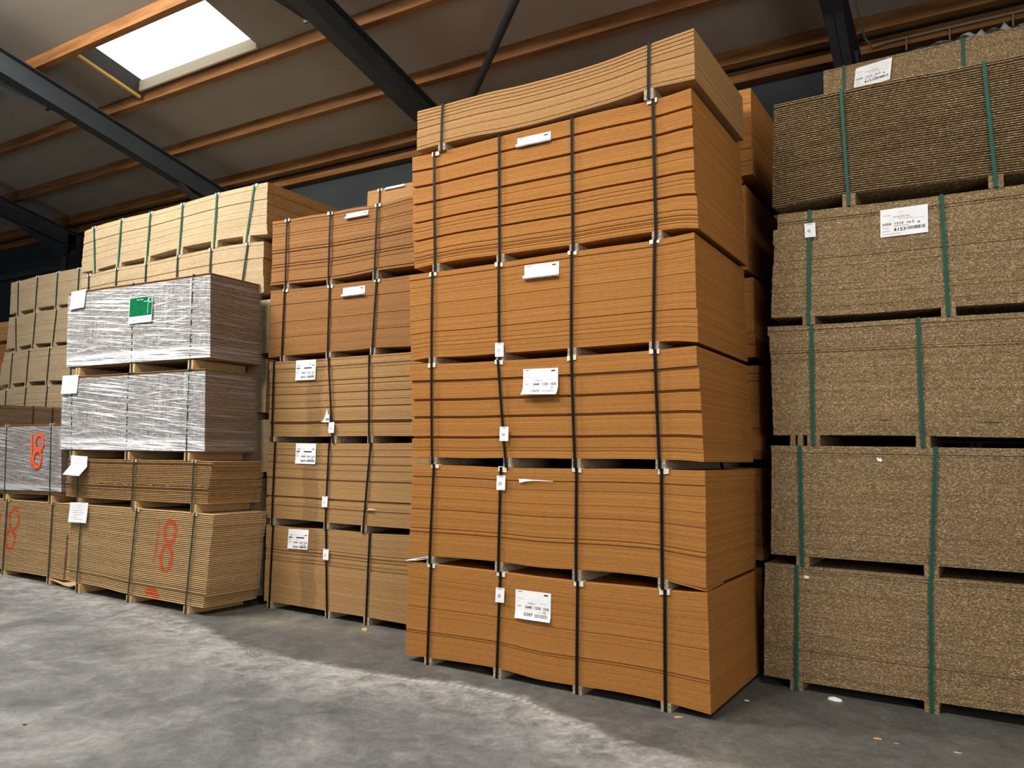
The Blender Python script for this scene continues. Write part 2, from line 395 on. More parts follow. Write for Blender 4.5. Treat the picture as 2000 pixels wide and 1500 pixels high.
def strokes(pack, name, lines, width, mat='spray', ragged=True, flat=None, jag=.4, v=None):
    """paint sprayed across the board edges: only the protruding edges take it"""
    vs = []; fs = []
    us = [p[0] for l in lines for p in l]; zs = [p[1] for l in lines for p in l]
    u0, u1 = min(us)-width, max(us)+width; z0, z1 = min(zs)-width, max(zs)+width
    segs = [(l[i], l[i+1]) for l in lines for i in range(len(l)-1)]
    def inside(u, z):
        w = width/2*(1+jag*noise.noise(Vector((u*18, z*18, 3.1))))
        for (a, b) in segs:
            dx, dz = b[0]-a[0], b[1]-a[1]; L = dx*dx+dz*dz or 1e-9
            t = max(0, min(1, ((u-a[0])*dx+(z-a[1])*dz)/L))
            if (u-a[0]-t*dx)**2+(z-a[1]-t*dz)**2 < w*w: return True
        return False
    rows = []
    if flat: # continuous rows
        zz = z0
        while zz < z1: rows.append((lambda u, q=zz: q, lambda u, q=zz: q+flat, 0)); zz += flat
    else:
        for f0, f1, dv in pack.off:
            fa = f0+(f1-f0)*.56
            rows.append((lambda u, q=fa: pack.z(u, q), lambda u, q=f1: pack.z(u, q), dv))
    st = .008
    for lo, hi, dv in rows:
        zm = (lo((u0+u1)/2)+hi((u0+u1)/2))/2
        if zm < z0 or zm > z1: continue
        u = u0; run = None
        y = (pack.v+dv-.0012) if v is None else v
        while u < u1+st:
            ins = inside(u, (lo(u)+hi(u))/2)
            if ins and run is None: run = u
            if (not ins or u >= u1) and run is not None:
                k = len(vs); vs += [pack.rel(q) for q in ((run, y, lo(run)), (u, y, lo(u)), (u, y, hi(u)), (run, y, hi(run)))]; fs.append((k, k+1, k+2, k+3)); run = None
            u += st
    return ob(name, vs, fs, mat, pack.root)

def wrap(pack, zlo, zhi, mat='film', side='film_end', seed=0, amp=.012, reach=None):
    """stretch film round the pack"""
    a = min(pack.ult, pack.ulb)-.006; b = max(pack.urt, pack.urb)+.006; y0 = pack.v-.012; y1 = pack.v+pack.d+.01
    nx, nz = 110, 60
    vs = []; fs = []
    for j in range(nz+1):
        q = j/nz
        for i in range(nx+1):
            t = i/nx; aa = pack.ulb+(pack.ult-pack.ulb)*q-.006; bb = pack.urb+(pack.urt-pack.urb)*q+.006
            u = aa+(bb-aa)*t; z = zlo(u)+(zhi(u)-zlo(u))*q
            c = noise.noise(Vector((u*2.2, z*26+seed, seed)))+.6*noise.noise(Vector((u*22, z*9, seed+5)))
            y = y0-abs(c)*amp
            if i in (0, nx): y = pack.v-.003
            vs.append(pack.rel((u, y, z)))
    for j in range(nz):
        for i in range(nx): k = j*(nx+1)+i; fs.append((k, k+1, k+nx+2, k+nx+1))
    o = ob('stretch_film', vs, fs, mat, pack.root, True)
    # the two ends and the back
    vs = []; fs = []; ny = 10
    for j in range(nz+1):
        q = j/nz; aa = pack.ulb+(pack.ult-pack.ulb)*q-.007; bb = pack.urb+(pack.urt-pack.urb)*q+.007
        ring = [(bb, pack.v-.003+(y1-pack.v)*k/ny) for k in range(ny+1)]+[(aa, y1-(y1-pack.v+.003)*k/ny) for k in range(ny+1)]
        for x, y in ring: vs.append(pack.rel((x, y, zlo(x)+(zhi(x)-zlo(x))*q)))
    m = 2*(ny+1)
    for j in range(nz):
        for i in range(m-1): k = j*m+i; fs.append((k, k+1, k+m+1, k+m))
    o2 = ob('stretch_film', vs, fs, side, pack.root, True); o2['label'] = 'thin film over the pack ends'
    return o

# board packs: front-face top edge (u, z), bottom edge (u, z), straps (u at top, u at bottom), metres
DATA = [
('M6', [(-2.449, 4.524), (-2.191, 4.522), (-1.767, 4.525), (-1.414, 4.513), (-0.985, 4.515), (-0.69, 4.53), (-0.368, 4.567), (-0.046, 4.597)], [(-2.442, 4.176), (-2.208, 4.188), (-1.886, 4.189), (-1.562, 4.174), (-1.322, 4.174), (-1.075, 4.182), (-0.854, 4.193), (-0.612, 4.207), (-0.352, 4.236), (-0.144, 4.232), (-0.037, 4.23)], [(-2.177, -2.178), (-0.368, -0.369)]),
('M5', [(-2.497, 4.138), (-2.241, 4.128), (-2.01, 4.133), (-1.626, 4.145), (-1.333, 4.15), (-0.981, 4.155), (-0.695, 4.159), (-0.359, 4.156), (-0.064, 4.181)], [(-2.446, 3.17), (-2.207, 3.189), (-1.943, 3.198), (-1.602, 3.194), (-1.313, 3.196), (-0.974, 3.195), (-0.685, 3.204), (-0.327, 3.209), (-0.136, 3.208), (-0.024, 3.189)], [(-2.26, -2.215), (-1.621, -1.592), (-0.981, -0.955), (-0.341, -0.313)]),
('M4', [(-2.49, 3.115), (-2.243, 3.117), (-1.941, 3.121), (-1.6, 3.125), (-1.311, 3.134), (-0.966, 3.14), (-0.684, 3.143), (-0.326, 3.145), (-0.043, 3.165)], [(-2.451, 2.401), (-2.227, 2.419), (-1.918, 2.415), (-1.582, 2.421), (-1.296, 2.424), (-0.959, 2.429), (-0.677, 2.433), (-0.33, 2.438), (-0.148, 2.434), (-0.024, 2.418)], [(-2.243, -2.226), (-1.6, -1.575), (-0.966, -0.958), (-0.323, -0.329)]),
('M3', [(-2.446, 2.366), (-2.216, 2.363), (-1.917, 2.359), (-1.58, 2.36), (-1.295, 2.361), (-0.954, 2.365), (-0.676, 2.37), (-0.316, 2.378), (-0.161, 2.387), (-0.024, 2.393)], [(-2.409, 1.608), (-2.184, 1.613), (-1.786, 1.614), (-1.493, 1.622), (-1.199, 1.626), (-0.912, 1.628), (-0.596, 1.634), (-0.278, 1.636), (-0.12, 1.635), (0.014, 1.626)], [(-2.219, -2.183), (-1.583, -1.489), (-0.953, -0.911), (-0.316, -0.278)]),
('M2', [(-2.397, 1.55), (-2.171, 1.553), (-1.891, 1.553), (-1.539, 1.547), (-1.214, 1.552), (-0.903, 1.558), (-0.596, 1.566), (-0.267, 1.569), (-0.12, 1.569), (0.027, 1.571)], [(-2.407, 0.833), (-2.188, 0.836), (-1.869, 0.844), (-1.546, 0.848), (-1.199, 0.838), (-0.896, 0.849), (-0.589, 0.858), (-0.258, 0.85), (-0.119, 0.832), (0.032, 0.815)], [(-2.17, -2.186), (-1.539, -1.544), (-0.903, -0.895), (-0.267, -0.258)]),
('M1', [(-2.409, 0.779), (-2.172, 0.774), (-1.867, 0.773), (-1.526, 0.772), (-1.198, 0.767), (-0.884, 0.767), (-0.588, 0.772), (-0.242, 0.778), (-0.119, 0.781), (0.039, 0.792)], [(-2.41, 0.045), (-2.183, 0.055), (-1.844, 0.068), (-1.541, 0.073), (-1.183, 0.05), (-0.881, 0.057), (-0.581, 0.067), (-0.235, 0.06), (-0.118, 0.051), (0.062, 0.037)], [(-2.172, -2.181), (-1.525, -1.539), (-0.884, -0.88), (-0.242, -0.235)]),
('N5', [(-5.084, 4.145), (-4.841, 4.134), (-4.538, 4.132), (-4.203, 4.121), (-3.903, 4.122), (-3.557, 4.109), (-3.138, 4.134)], [(-5.067, 3.428), (-4.818, 3.425), (-4.473, 3.415), (-4.184, 3.409), (-3.867, 3.415), (-3.563, 3.434), (-3.101, 3.435)], [(-4.841, -4.82), (-4.199, -4.186), (-3.557, -3.562)]),
('N4', [(-5.059, 3.369), (-4.814, 3.362), (-4.47, 3.353), (-4.181, 3.349), (-3.863, 3.348), (-3.521, 3.344), (-3.133, 3.347)], [(-5.054, 2.633), (-4.833, 2.644), (-4.428, 2.652), (-4.162, 2.654), (-3.828, 2.655), (-3.564, 2.664), (-3.11, 2.656)], [(-4.834, -4.83), (-4.17, -4.16), (-3.536, -3.561)]),
('N3', [(-5.026, 2.586), (-4.516, 2.581), (-4.134, 2.588), (-3.6, 2.593), (-3.102, 2.598)], [(-4.986, 1.785), (-4.467, 1.784), (-4.076, 1.791), (-3.549, 1.798), (-3.046, 1.801)], [(-4.939, -4.914), (-4.139, -4.033), (-3.592, -3.552)]),
('N2', [(-5.004, 1.728), (-4.463, 1.721), (-4.085, 1.721), (-3.546, 1.727), (-3.043, 1.736)], [(-4.967, 0.927), (-4.415, 0.934), (-4.082, 0.931), (-3.596, 0.932), (-3.046, 0.937)], [(-4.868, -4.863), (-4.085, -4.092), (-3.533, -3.593)]),
('N1', [(-4.962, 0.855), (-4.64, 0.845), (-4.078, 0.862), (-3.53, 0.861), (-3.044, 0.877)], [(-4.943, 0.066), (-4.475, 0.07), (-4.061, 0.07), (-3.567, 0.073), (-3.022, 0.069)], [(-4.846, -4.851), (-4.086, -4.025), (-3.509, -3.519)]),
('R5', [(0.248, 4.388), (0.605, 4.392), (1.04, 4.396), (1.442, 4.382), (1.878, 4.381)], [(0.228, 3.575), (0.742, 3.603), (1.293, 3.592), (1.549, 3.591), (1.854, 3.582)], [(0.736, 0.777), (1.647, 1.694)]),
('R4', [(0.25, 3.517), (0.508, 3.512), (1.375, 3.494), (1.851, 3.495)], [(0.22, 2.721), (0.906, 2.705), (1.387, 2.711), (1.827, 2.706)], [(0.504, 0.486), (1.372, 1.394)]),
('R3', [(0.201, 2.656), (0.559, 2.647), (1.199, 2.647), (1.825, 2.642)], [(0.225, 1.832), (0.891, 1.836), (1.801, 1.824)], [(0.507, 0.509), (1.21, 1.221)]),
('R2', [(0.209, 1.755), (0.889, 1.756), (1.798, 1.755)], [(0.199, 0.952), (1.254, 0.962), (1.774, 0.964)], [(0.415, 0.424), (1.298, 1.252)]),
('R1', [(0.154, 0.883), (0.874, 0.882), (1.772, 0.884)], [(0.14, 0.068), (0.386, 0.064), (1.234, 0.071), (1.748, 0.08)], [(0.384, 0.372), (1.246, 1.233)]),
('RB', [(0.379, 5.256), (0.898, 5.254), (1.495, 5.258), (1.937, 5.263)], [(0.368, 4.977), (1.929, 5.014)], [(0.545, 0.542), (1.489, 1.495)]),
('L1', [(-7.444, 0.979), (-7.027, 0.979), (-6.188, 0.988), (-5.227, 0.995), (-4.936, 0.993)], [(-7.427, 0.101), (-6.752, 0.095), (-6.285, 0.072), (-5.666, 0.073), (-4.988, 0.072)], [(-7.201, -7.197), (-6.173, -6.239), (-5.213, -5.281)]),
('L2', [(-7.572, 1.498), (-7.123, 1.497), (-6.29, 1.505), (-5.273, 1.518), (-5.006, 1.515)], [(-7.546, 1.05), (-6.724, 1.058), (-5.852, 1.072), (-5.026, 1.086)], [(-7.304, -7.3), (-6.268, -6.254), (-5.264, -5.257)]),
('L3', [(-7.799, 2.452), (-6.537, 2.452), (-5.196, 2.454)], [(-7.746, 1.584), (-6.446, 1.592), (-5.138, 1.602)], [(-7.59, -7.492), (-6.486, -6.424), (-5.435, -5.405)]),
('L4', [(-7.806, 3.454), (-7.154, 3.467), (-6.438, 3.455), (-5.828, 3.449), (-5.198, 3.446)], [(-7.74, 2.551), (-6.503, 2.554), (-5.131, 2.552)], [(-7.563, -7.492), (-6.505, -6.431), (-5.459, -5.429)]),
('B2', [(-8.91, 4.562), (-8.681, 4.592), (-8.063, 4.614), (-7.419, 4.616), (-6.79, 4.633), (-6.149, 4.658), (-5.5, 4.656), (-5.291, 4.651)], [(-8.924, 3.991), (-8.579, 3.995), (-8.031, 4.026), (-7.451, 4.041), (-6.795, 4.08), (-6.154, 4.086), (-5.578, 4.072), (-5.263, 4.047)], [(-8.68, -8.583), (-8.056, -8.062), (-7.434, -7.449), (-6.79, -6.801), (-6.149, -6.156), (-5.5, -5.593)]),
('B1', [(-8.918, 3.945), (-8.724, 3.945), (-8.088, 3.966), (-7.458, 3.963), (-6.828, 3.982), (-6.198, 3.996), (-5.56, 3.986), (-5.309, 3.971)], [(-8.866, 3.28), (-6.897, 3.366), (-5.268, 3.375)], [(-8.723, -8.678), (-8.087, -8.083), (-7.458, -7.443), (-6.827, -6.814), (-6.203, -6.198), (-5.559, -5.649)]),
('C4', [(-12.107, 4.286), (-11.851, 4.286), (-11.282, 4.313), (-10.707, 4.32), (-10.117, 4.321)], [(-12.077, 3.752), (-11.809, 3.777), (-11.287, 3.794), (-10.668, 3.796), (-10.37, 3.792)], [(-11.867, -11.801), (-11.282, -11.282), (-10.707, -10.693), (-10.117, -10.103)]),
('C3', [(-12.086, 3.705), (-11.862, 3.705), (-11.263, 3.735), (-10.661, 3.736), (-10.392, 3.739)], [(-12.105, 3.173), (-11.774, 3.198), (-11.284, 3.221), (-10.708, 3.213), (-10.325, 3.207)], [(-11.861, -11.771), (-11.262, -11.279), (-10.66, -10.705)]),
('C2', [(-12.195, 3.127), (-11.874, 3.128), (-11.38, 3.152), (-10.787, 3.153), (-10.36, 3.154)], [(-12.245, 2.59), (-11.894, 2.608), (-11.398, 2.623), (-10.805, 2.629), (-10.348, 2.615)], [(-11.874, -11.886), (-11.379, -11.391), (-10.776, -10.795)]),
('C1', [(-12.33, 2.499), (-11.994, 2.533), (-11.42, 2.559), (-10.795, 2.558), (-10.34, 2.553)], [(-12.286, 1.995), (-11.194, 2.024), (-10.275, 2.035)], [(-11.993, -11.962), (-11.382, -11.406), (-10.764, -10.794)]),
('E2', [(-9.431, 1.882), (-8.803, 1.894), (-7.987, 1.899)], [(-9.3, 1.007), (-8.562, 1.027), (-7.888, 1.038)], [(-8.184, -8.105)]),
('E1', [(-9.29, 0.942), (-8.551, 0.945), (-7.639, 0.96)], [(-9.157, 0.061), (-8.547, 0.069), (-8.03, 0.07), (-7.667, 0.064)], [(-8.032, -8.021)]),
('F1', [(-10.903, 2.221), (-10.047, 2.187), (-9.241, 2.141)], [(-10.779, 1.395), (-9.148, 1.411)], []),
('D1', [(-12.965, 3.676), (-12.795, 3.682), (-12.627, 3.688)], [(-12.916, 3.355), (-12.611, 3.355)], []),
('D0', [(-12.911, 3.319), (-12.606, 3.32)], [(-12.795, 2.561), (-12.495, 2.579)], []),
('NB', [(-4.924, 4.855), (-4.651, 4.854), (-4.227, 4.861)], [(-4.916, 4.69), (-4.22, 4.693)], [(-4.715, -4.716)])]

# ---------------------------------------------------------------- the hall
WV = 4.0; ZE = 6.17; SL = .2314          # wall line, eaves height, roof slope
def roofz(v): return ZE+.10+SL*(WV-v)
UL, UR, VF = -26.0, 7.5, -14.0
def floor_mat():
    m, n, b = nt('dusty_concrete')
    tc = N(n, 'ShaderNodeTexCoord'); sx = N(n, 'ShaderNodeSeparateXYZ'); n.links.new(tc.outputs['Object'], sx.inputs[0])
    def no(scale, det=6, dist=0, rough=.6):
        t = N(n, 'ShaderNodeTexNoise'); t.inputs['Scale'].default_value = scale; t.inputs['Detail'].default_value = det; t.inputs['Distortion'].default_value = dist
        t.inputs['Roughness'].default_value = rough
        n.links.new(tc.outputs['Object'], t.inputs['Vector']); return t.outputs[0]
    big = ramp(n, no(.9, 12, .6, .72), [(.34, (.085, .093, .098)), (.5, (.145, .15, .152)), (.66, (.25, .25, .245))])
    dark = ramp(n, no(2.4, 6), [(.3, (.075, .075, .070)), (.7, (.12, .118, .108))])
    # edge of the dust left by the traffic lane: v = g(u)
    mr = N(n, 'ShaderNodeMapRange'); mr.inputs['From Min'].default_value = -9; mr.inputs['From Max'].default_value = 3
    n.links.new(sx.outputs[0], mr.inputs[0])
    fc = N(n, 'ShaderNodeFloatCurve'); cv = fc.mapping.curves[0]
    pts = [(-9, .30), (-7.4, .10), (-5.4, .0), (-4.8, -.15), (-4.0, -.40), (-3.4, -.48), (-2.5, -.44), (-2.0, -.36), (-1.4, -.27), (-.94, -.39), (-.5, -.57), (.2, -.70), (1.2, -.35), (3, -.2)]
    P = [((u+9)/12, v+1) for u, v in pts]
    cv.points[0].location = P[0]; cv.points[1].location = P[-1]
    for p in P[1:-1]: cv.points.new(*p)
    fc.mapping.update(); n.links.new(mr.outputs[0], fc.inputs['Value'])
    g = N(n, 'ShaderNodeMath', operation='SUBTRACT'); g.inputs[1].default_value = 1.0; n.links.new(fc.outputs[0], g.inputs[0])
    d = N(n, 'ShaderNodeMath', operation='SUBTRACT'); n.links.new(g.outputs[0], d.inputs[0]); n.links.new(sx.outputs[1], d.inputs[1])   # >0 on the lane
    wob = N(n, 'ShaderNodeMath', operation='MULTIPLY_ADD'); wob.inputs[1].default_value = .30; n.links.new(no(5, 4), wob.inputs[0]); n.links.new(d.outputs[0], wob.inputs[2])
    lane = ramp(n, wob.outputs[0], [(.06, 0), (.26, 1)])
    col = mix(n, 'MIX', lane.outputs[0], dark.outputs[0], big.outputs[0])
    # whiter dust close to the edge, patchy
    near = ramp(n, wob.outputs[0], [(.09, 0), (.2, 1), (.5, .8), (1.0, .0)])
    pat = ramp(n, no(4.5, 12, .8, .82), [(.40, .0), (.62, .9)])
    f = N(n, 'ShaderNodeMath', operation='MULTIPLY'); n.links.new(near.outputs[0], f.inputs[0]); n.links.new(pat.outputs[0], f.inputs[1])
    col = mix(n, 'MIX', f.outputs[0], col, (.40, .40, .39))
    # tyre tread blocks on the very edge
    wv = N(n, 'ShaderNodeTexWave', wave_type='BANDS', bands_direction='X'); wv.inputs['Scale'].default_value = 5.2; wv.inputs['Distortion'].default_value = 2.5; wv.inputs['Detail'].default_value = 2
    n.links.new(tc.outputs['Object'], wv.inputs['Vector'])
    tr = ramp(n, wv.outputs[0], [(.12, 0), (.45, .75)]); band = ramp(n, d.outputs[0], [(.0, 0), (.02, .9), (.05, .8), (.08, 0)])
    ur = ramp(n, mr.outputs[0], [(.44, 0), (.52, 1), (.70, 1), (.73, 0)])
    q = N(n, 'ShaderNodeMath', operation='MULTIPLY'); n.links.new(tr.outputs[0], q.inputs[0]); n.links.new(band.outputs[0], q.inputs[1])
    q2 = N(n, 'ShaderNodeMath', operation='MULTIPLY'); n.links.new(q.outputs[0], q2.inputs[0]); n.links.new(ur.outputs[0], q2.inputs[1])
    col = mix(n, 'MIX', q2.outputs[0], col, (.40, .40, .385))
    # warm stains and fine scratches
    st = ramp(n, no(.55, 5, .3), [(.56, 0), (.72, .6)]); col = mix(n, 'MIX', st.outputs[0], col, (.26, .235, .19))
    fine = ramp(n, no(6, 15, .8, .9), [(.32, .50), (.5, .95), (.68, 1.6)]); col = mix(n, 'MULTIPLY', 1.0, col, fine.outputs[0])
    vr = N(n, 'ShaderNodeTexVoronoi', feature='DISTANCE_TO_EDGE'); vr.inputs['Scale'].default_value = 1.7
    t3 = N(n, 'ShaderNodeTexNoise'); t3.inputs['Scale'].default_value = 3; t3.inputs['Detail'].default_value = 8; n.links.new(tc.outputs['Object'], t3.inputs['Vector'])
    mm = N(n, 'ShaderNodeMix', data_type='VECTOR'); mm.inputs[0].default_value = .35
    n.links.new(tc.outputs['Object'], mm.inputs[4]); n.links.new(t3.outputs['Color'], mm.inputs[5]); n.links.new(mm.outputs[1], vr.inputs['Vector'])
    cr = ramp(n, vr.outputs[0], [(.0, .16), (.008, 0)]); cm = ramp(n, no(1.1, 3), [(.52, 0), (.62, 1)])
    cq = N(n, 'ShaderNodeMath', operation='MULTIPLY'); n.links.new(cr.outputs[0], cq.inputs[0]); n.links.new(cm.outputs[0], cq.inputs[1])
    col = mix(n, 'MIX', cq.outputs[0], col, (.38, .38, .37))
    sp = ramp(n, no(1.6, 3), [(.28, .75), (.36, 0)]); col = mix(n, 'MIX', sp.outputs[0], col, (.08, .082, .085))
    n.links.new(col, b.inputs['Base Color'])
    rg = ramp(n, no(1.5, 5), [(.3, .48), (.7, .75)]); n.links.new(rg.outputs[0], b.inputs['Roughness']); b.inputs['Specular IOR Level'].default_value = .35
    bp = N(n, 'ShaderNodeBump'); bp.inputs['Strength'].default_value = .15; bp.inputs['Distance'].default_value = .01; n.links.new(no(9, 8), bp.inputs['Height']); n.links.new(bp.outputs[0], b.inputs['Normal'])
    return m
M['floor'] = floor_mat()
fl = MB(); fl.box(UL, UR, VF, WV+.3, -.2, 0); struct(fl.out('floor', 'floor'))
M['wall'] = noisy('dark_grey_cladding', (.026, .032, .034), (.034, .040, .042), (.6, .6, .6), 3, .7)
M['ceil'] = noisy('beige_grey_roof_boards', (.27, .242, .210), (.35, .317, .275), (.35, .5, .5), 4, .85)
wl = MB(); wl.box(UL, UR, WV, WV+.25, 0, ZE+.3); struct(wl.out('wall_back', 'wall'))
wr = MB(); wr.box(UR, UR+.25, VF, WV+.25, 0, 11.2); struct(wr.out('wall_right_added', 'wall'))  # unseen wall added to keep the right side darker

# roof boards in strips, with openings for the rooflights
SK = [(-8.88, -6.36, .54, 1.50), (-8.68, -6.28, -5.2, -2.8), (-3.6, -1.2, -6.0, -3.3), (2.1, 4.5, -4.6, -1.9)]
def roof():
    us = sorted({UL, UR+.2}|{s[0] for s in SK}|{s[1] for s in SK}); vs_ = sorted({VF, WV+.25}|{s[2] for s in SK}|{s[3] for s in SK})
    m = MB(); th = .12
    for i in range(len(us)-1):
        for j in range(len(vs_)-1):
            uc, vc = (us[i]+us[i+1])/2, (vs_[j]+vs_[j+1])/2
            if any(s[0] < uc < s[1] and s[2] < vc < s[3] for s in SK): continue
            k = len(m.v)
            for dz in (0, th):
                for (x, y) in ((us[i], vs_[j]), (us[i+1], vs_[j]), (us[i+1], vs_[j+1]), (us[i], vs_[j+1])): m.v.append((x, y, roofz(y)+dz))
            m.f += [(k, k+3, k+2, k+1), (k+4, k+5, k+6, k+7)]+[(k+a, k+b, k+4+b, k+4+a) for a, b in ((0, 1), (1, 2), (2, 3), (3, 0))]
    return m
struct(roof().out('ceiling', 'ceil'))
def sky_mat():
    m, n, b = nt('daylit_rooflight_sheet'); b.inputs['Base Color'].default_value = (.9, .95, .95, 1)
    b.inputs['Emission Color'].default_value = (.93, 1.0, .99, 1); b.inputs['Emission Strength'].default_value = 1.7; return m
M['skylight'] = sky_mat()
M['reveal_dark'] = plain('dark_insulation_edge', (.035, .03, .028), .8)
M['reveal_light'] = plain('cream_insulation_edge', (.72, .60, .45), .8)
M['reveal_wood'] = plain('yellow_timber_batten', (.55, .32, .06), .6)
for i, (a, b_, c, d) in enumerate(SK):
    m = MB(); n = 60; h = .13; am = .018         # corrugated translucent sheet
    for k in range(n+1):
        x = a+(b_-a)*k/n; z = am*math.cos(k*math.pi*.5)
        m.v += [(x, c-.05, roofz(c-.05)+h+z), (x, d+.05, roofz(d+.05)+h+z)]
    for k in range(n): m.f.append((2*k, 2*k+1, 2*k+3, 2*k+2))
    o = struct(m.out('window_%d' % (i+1), 'skylight', None, True))
    if i == 0:
        f = MB(); f.prism([Vector(q) for q in ((0, 0, -.12), (.03, 0, -.12), (.03, 0, .13), (0, 0, .13))], (a, c, roofz(c)), (a, d, roofz(d))); f.out('dark_reveal', 'reveal_dark', o)
        f = MB(); f.prism([Vector(q) for q in ((0, 0, -.15), (.04, 0, -.15), (.04, 0, -.115), (0, 0, -.115))], (a, c, roofz(c)), (a, d, roofz(d))); f.out('timber_batten', 'reveal_wood', o)
        f = MB(); f.box(a, b_, d-.03, d, roofz(d)-.05, roofz(d)+.10); f.out('cream_reveal', 'reveal_light', o)

# timber purlins, running along the hall under the roof boards
for v, lab in ((3.70, 'orange-brown timber purlin just above the eaves of the dark wall'), (2.70, 'orange-brown timber purlin, second one up the roof slope from the wall'),
               (1.60, 'orange-brown timber purlin along the lower edge of the bright rooflight'), (.50, 'dark red-brown timber purlin above the bright rooflight'),
               ):
    m = MB(); zt = roofz(v)-.003; m.prism([Vector(q) for q in ((0, -.04, -.16), (0, .04, -.16-SL*.08), (0, .04, -SL*.04), (0, -.04, SL*.04))], (UL, v, zt), (UR-.02, v, zt))
    tag(m.out('timber_purlin', 'purlin'), lab, 'roof beam', 'timber purlins under the roof')
m = MB(); m.box(UL, UR-.02, 3.87, 3.995, 6.04, 6.18); tag(m.out('eaves_beam', 'purlin'), 'dark timber beam lying along the top of the dark back wall', 'roof beam')

# steel portal frames
FR = [(-19.6, 'leftmost steel rafter, a dark strip at the left edge of the picture', None),
      (-14.55, 'dark steel rafter that comes down at the far left behind the pale chipboard stack', None),
      (-9.62, 'blue-grey steel rafter crossing the roof to the left of the bright rooflight', None),
      (-4.62, 'blue-grey steel rafter coming down behind the tall orange stack, right of the rooflight', None),
      (.42, 'dark steel rafter and column in the shade above the grey-brown stack on the right', None)]
def ibeam(m, a, b, w, h, axis='r'):
    t = .014
    if axis == 'r': sec = [(-w/2, -h), (w/2, -h), (w/2, -h+t), (t/2, -h+t), (t/2, -t), (w/2, -t), (w/2, 0), (-w/2, 0), (-w/2, -t), (-t/2, -t), (-t/2, -h+t), (-w/2, -h+t)]; P = [Vector((x, 0, z)) for x, z in sec]
    else: sec = [(-w/2, -h), (w/2, -h), (w/2, -h+t), (t/2, -h+t), (t/2, -t), (w/2, -t), (w/2, 0), (-w/2, 0), (-w/2, -t), (-t/2, -t), (-t/2, -h+t), (-w/2, -h+t)]; P = [Vector((x, z, 0)) for x, z in sec]
    m.prism(P, a, b)
for u, lab, _ in FR:
    r = empty('steel_frame', (u, 3.8, 0), lab, 'steel beam', 'steel portal frames')
    def z_(v): return roofz(v)-.30
    m = MB(); ibeam(m, (0, -17.7, z_(-13.9)), (0, .05, z_(3.85)), .19, .33); m.out('rafter', 'steel', r)
    m = MB(); ibeam(m, (0, .10, 0), (0, .10, z_(3.9)-.02), .19, .28, 'c'); m.out('column', 'steel', r)
    m = MB(); k = 0
    m.v += [(-.007, .0, z_(3.8)-.33), (-.007, -1.1, z_(2.7)-.33), (-.007, -.16, 5.45), (.007, .0, z_(3.8)-.33), (.007, -1.1, z_(2.7)-.33), (.007, -.16, 5.45)]
    m.f += [(0, 1, 2), (5, 4, 3), (0, 3, 4, 1), (1, 4, 5, 2), (2, 5, 3, 0)]
    for sx in (1,):
        m.prism([Vector(q) for q in ((-.085, 0, 0), (.085, 0, 0), (.085, .012, .012), (-.085, .012, .012))], (0, -1.1, z_(2.7)-.33), (0, -.16, 5.45))
    m.out('haunch_plate', 'steel', r)
for u, v1, z0, mt, lab in ((-9.95, .80, 6.52, 'steel_l', 'light blue-grey level steel member ending at the rafter left of the rooflight'), (-4.92, 1.02, 6.56, 'steel', 'dark steel member meeting the rafter at the top of the picture, right of the rooflight')):
    m = MB(); m.box(u-.06, u+.06, -6, v1, z0, z0+.17); o = m.out('tie_beam', mt); tag(o, lab, 'steel beam')
    e = MB(); e.box(u-.09, u+.09, v1, v1+.02, z0-.03, z0+.2); e.out('end_plate', 'steel', o)
m = MB(); m.tube([(-4.51, 3.30, roofz(3.50)-.50), (.31, -.90, roofz(-.72)-.50)], .045, 12); tag(m.out('bracing_tube', 'steel'), 'slim dark steel tube running diagonally under the roof above the orange stack', 'roof brace')
m = MB(); m.tube([(-3.0, -3.0, roofz(-3.0)-.70), (4.9, 3.3, roofz(3.3)-.70)], .03, 10); tag(m.out('bracing_tube', 'steel'), 'thin dark tube under the shaded roof at the top right', 'roof brace')
m = MB(); m.tube([(.56, 2.4, roofz(2.4)-.22), (.56, 3.2, roofz(3.2)-.22), (.57, 3.7, 6.13), (.62, 3.83, 6.08), (.78, 3.84, 6.10), (2.0, 3.84, 6.10), (4, 3.84, 6.10), (7, 3.84, 6.10)], .012, 8)
for x in (.95, 1.35, 1.9): m.tube([(x, 3.84, 6.10), (x, 3.86, 6.03), (x, 3.86, 5.97)], .009, 6)
tag(m.out('conduit', 'pipe'), 'thin beige cable conduit along the top of the wall at the upper right', 'cable')
m = MB(); m.box(UL, UR-.02, 3.93, 3.998, 5.35, 5.47); struct(m.out('trim_1', 'steel'))

# ---------------------------------------------------------------- the board stacks
D = {q[0]: q[1:] for q in DATA}
def P_(k, v, depth, **kw): t, b, s = D[k]; return Pack(k, v, depth, t, b, **kw)
def flatpack(key, v, depth, uL, uR, z0, z1): return Pack(key, v, depth, [(uL, z1), (uR, z1)], [(uL, z0), (uR, z0)])

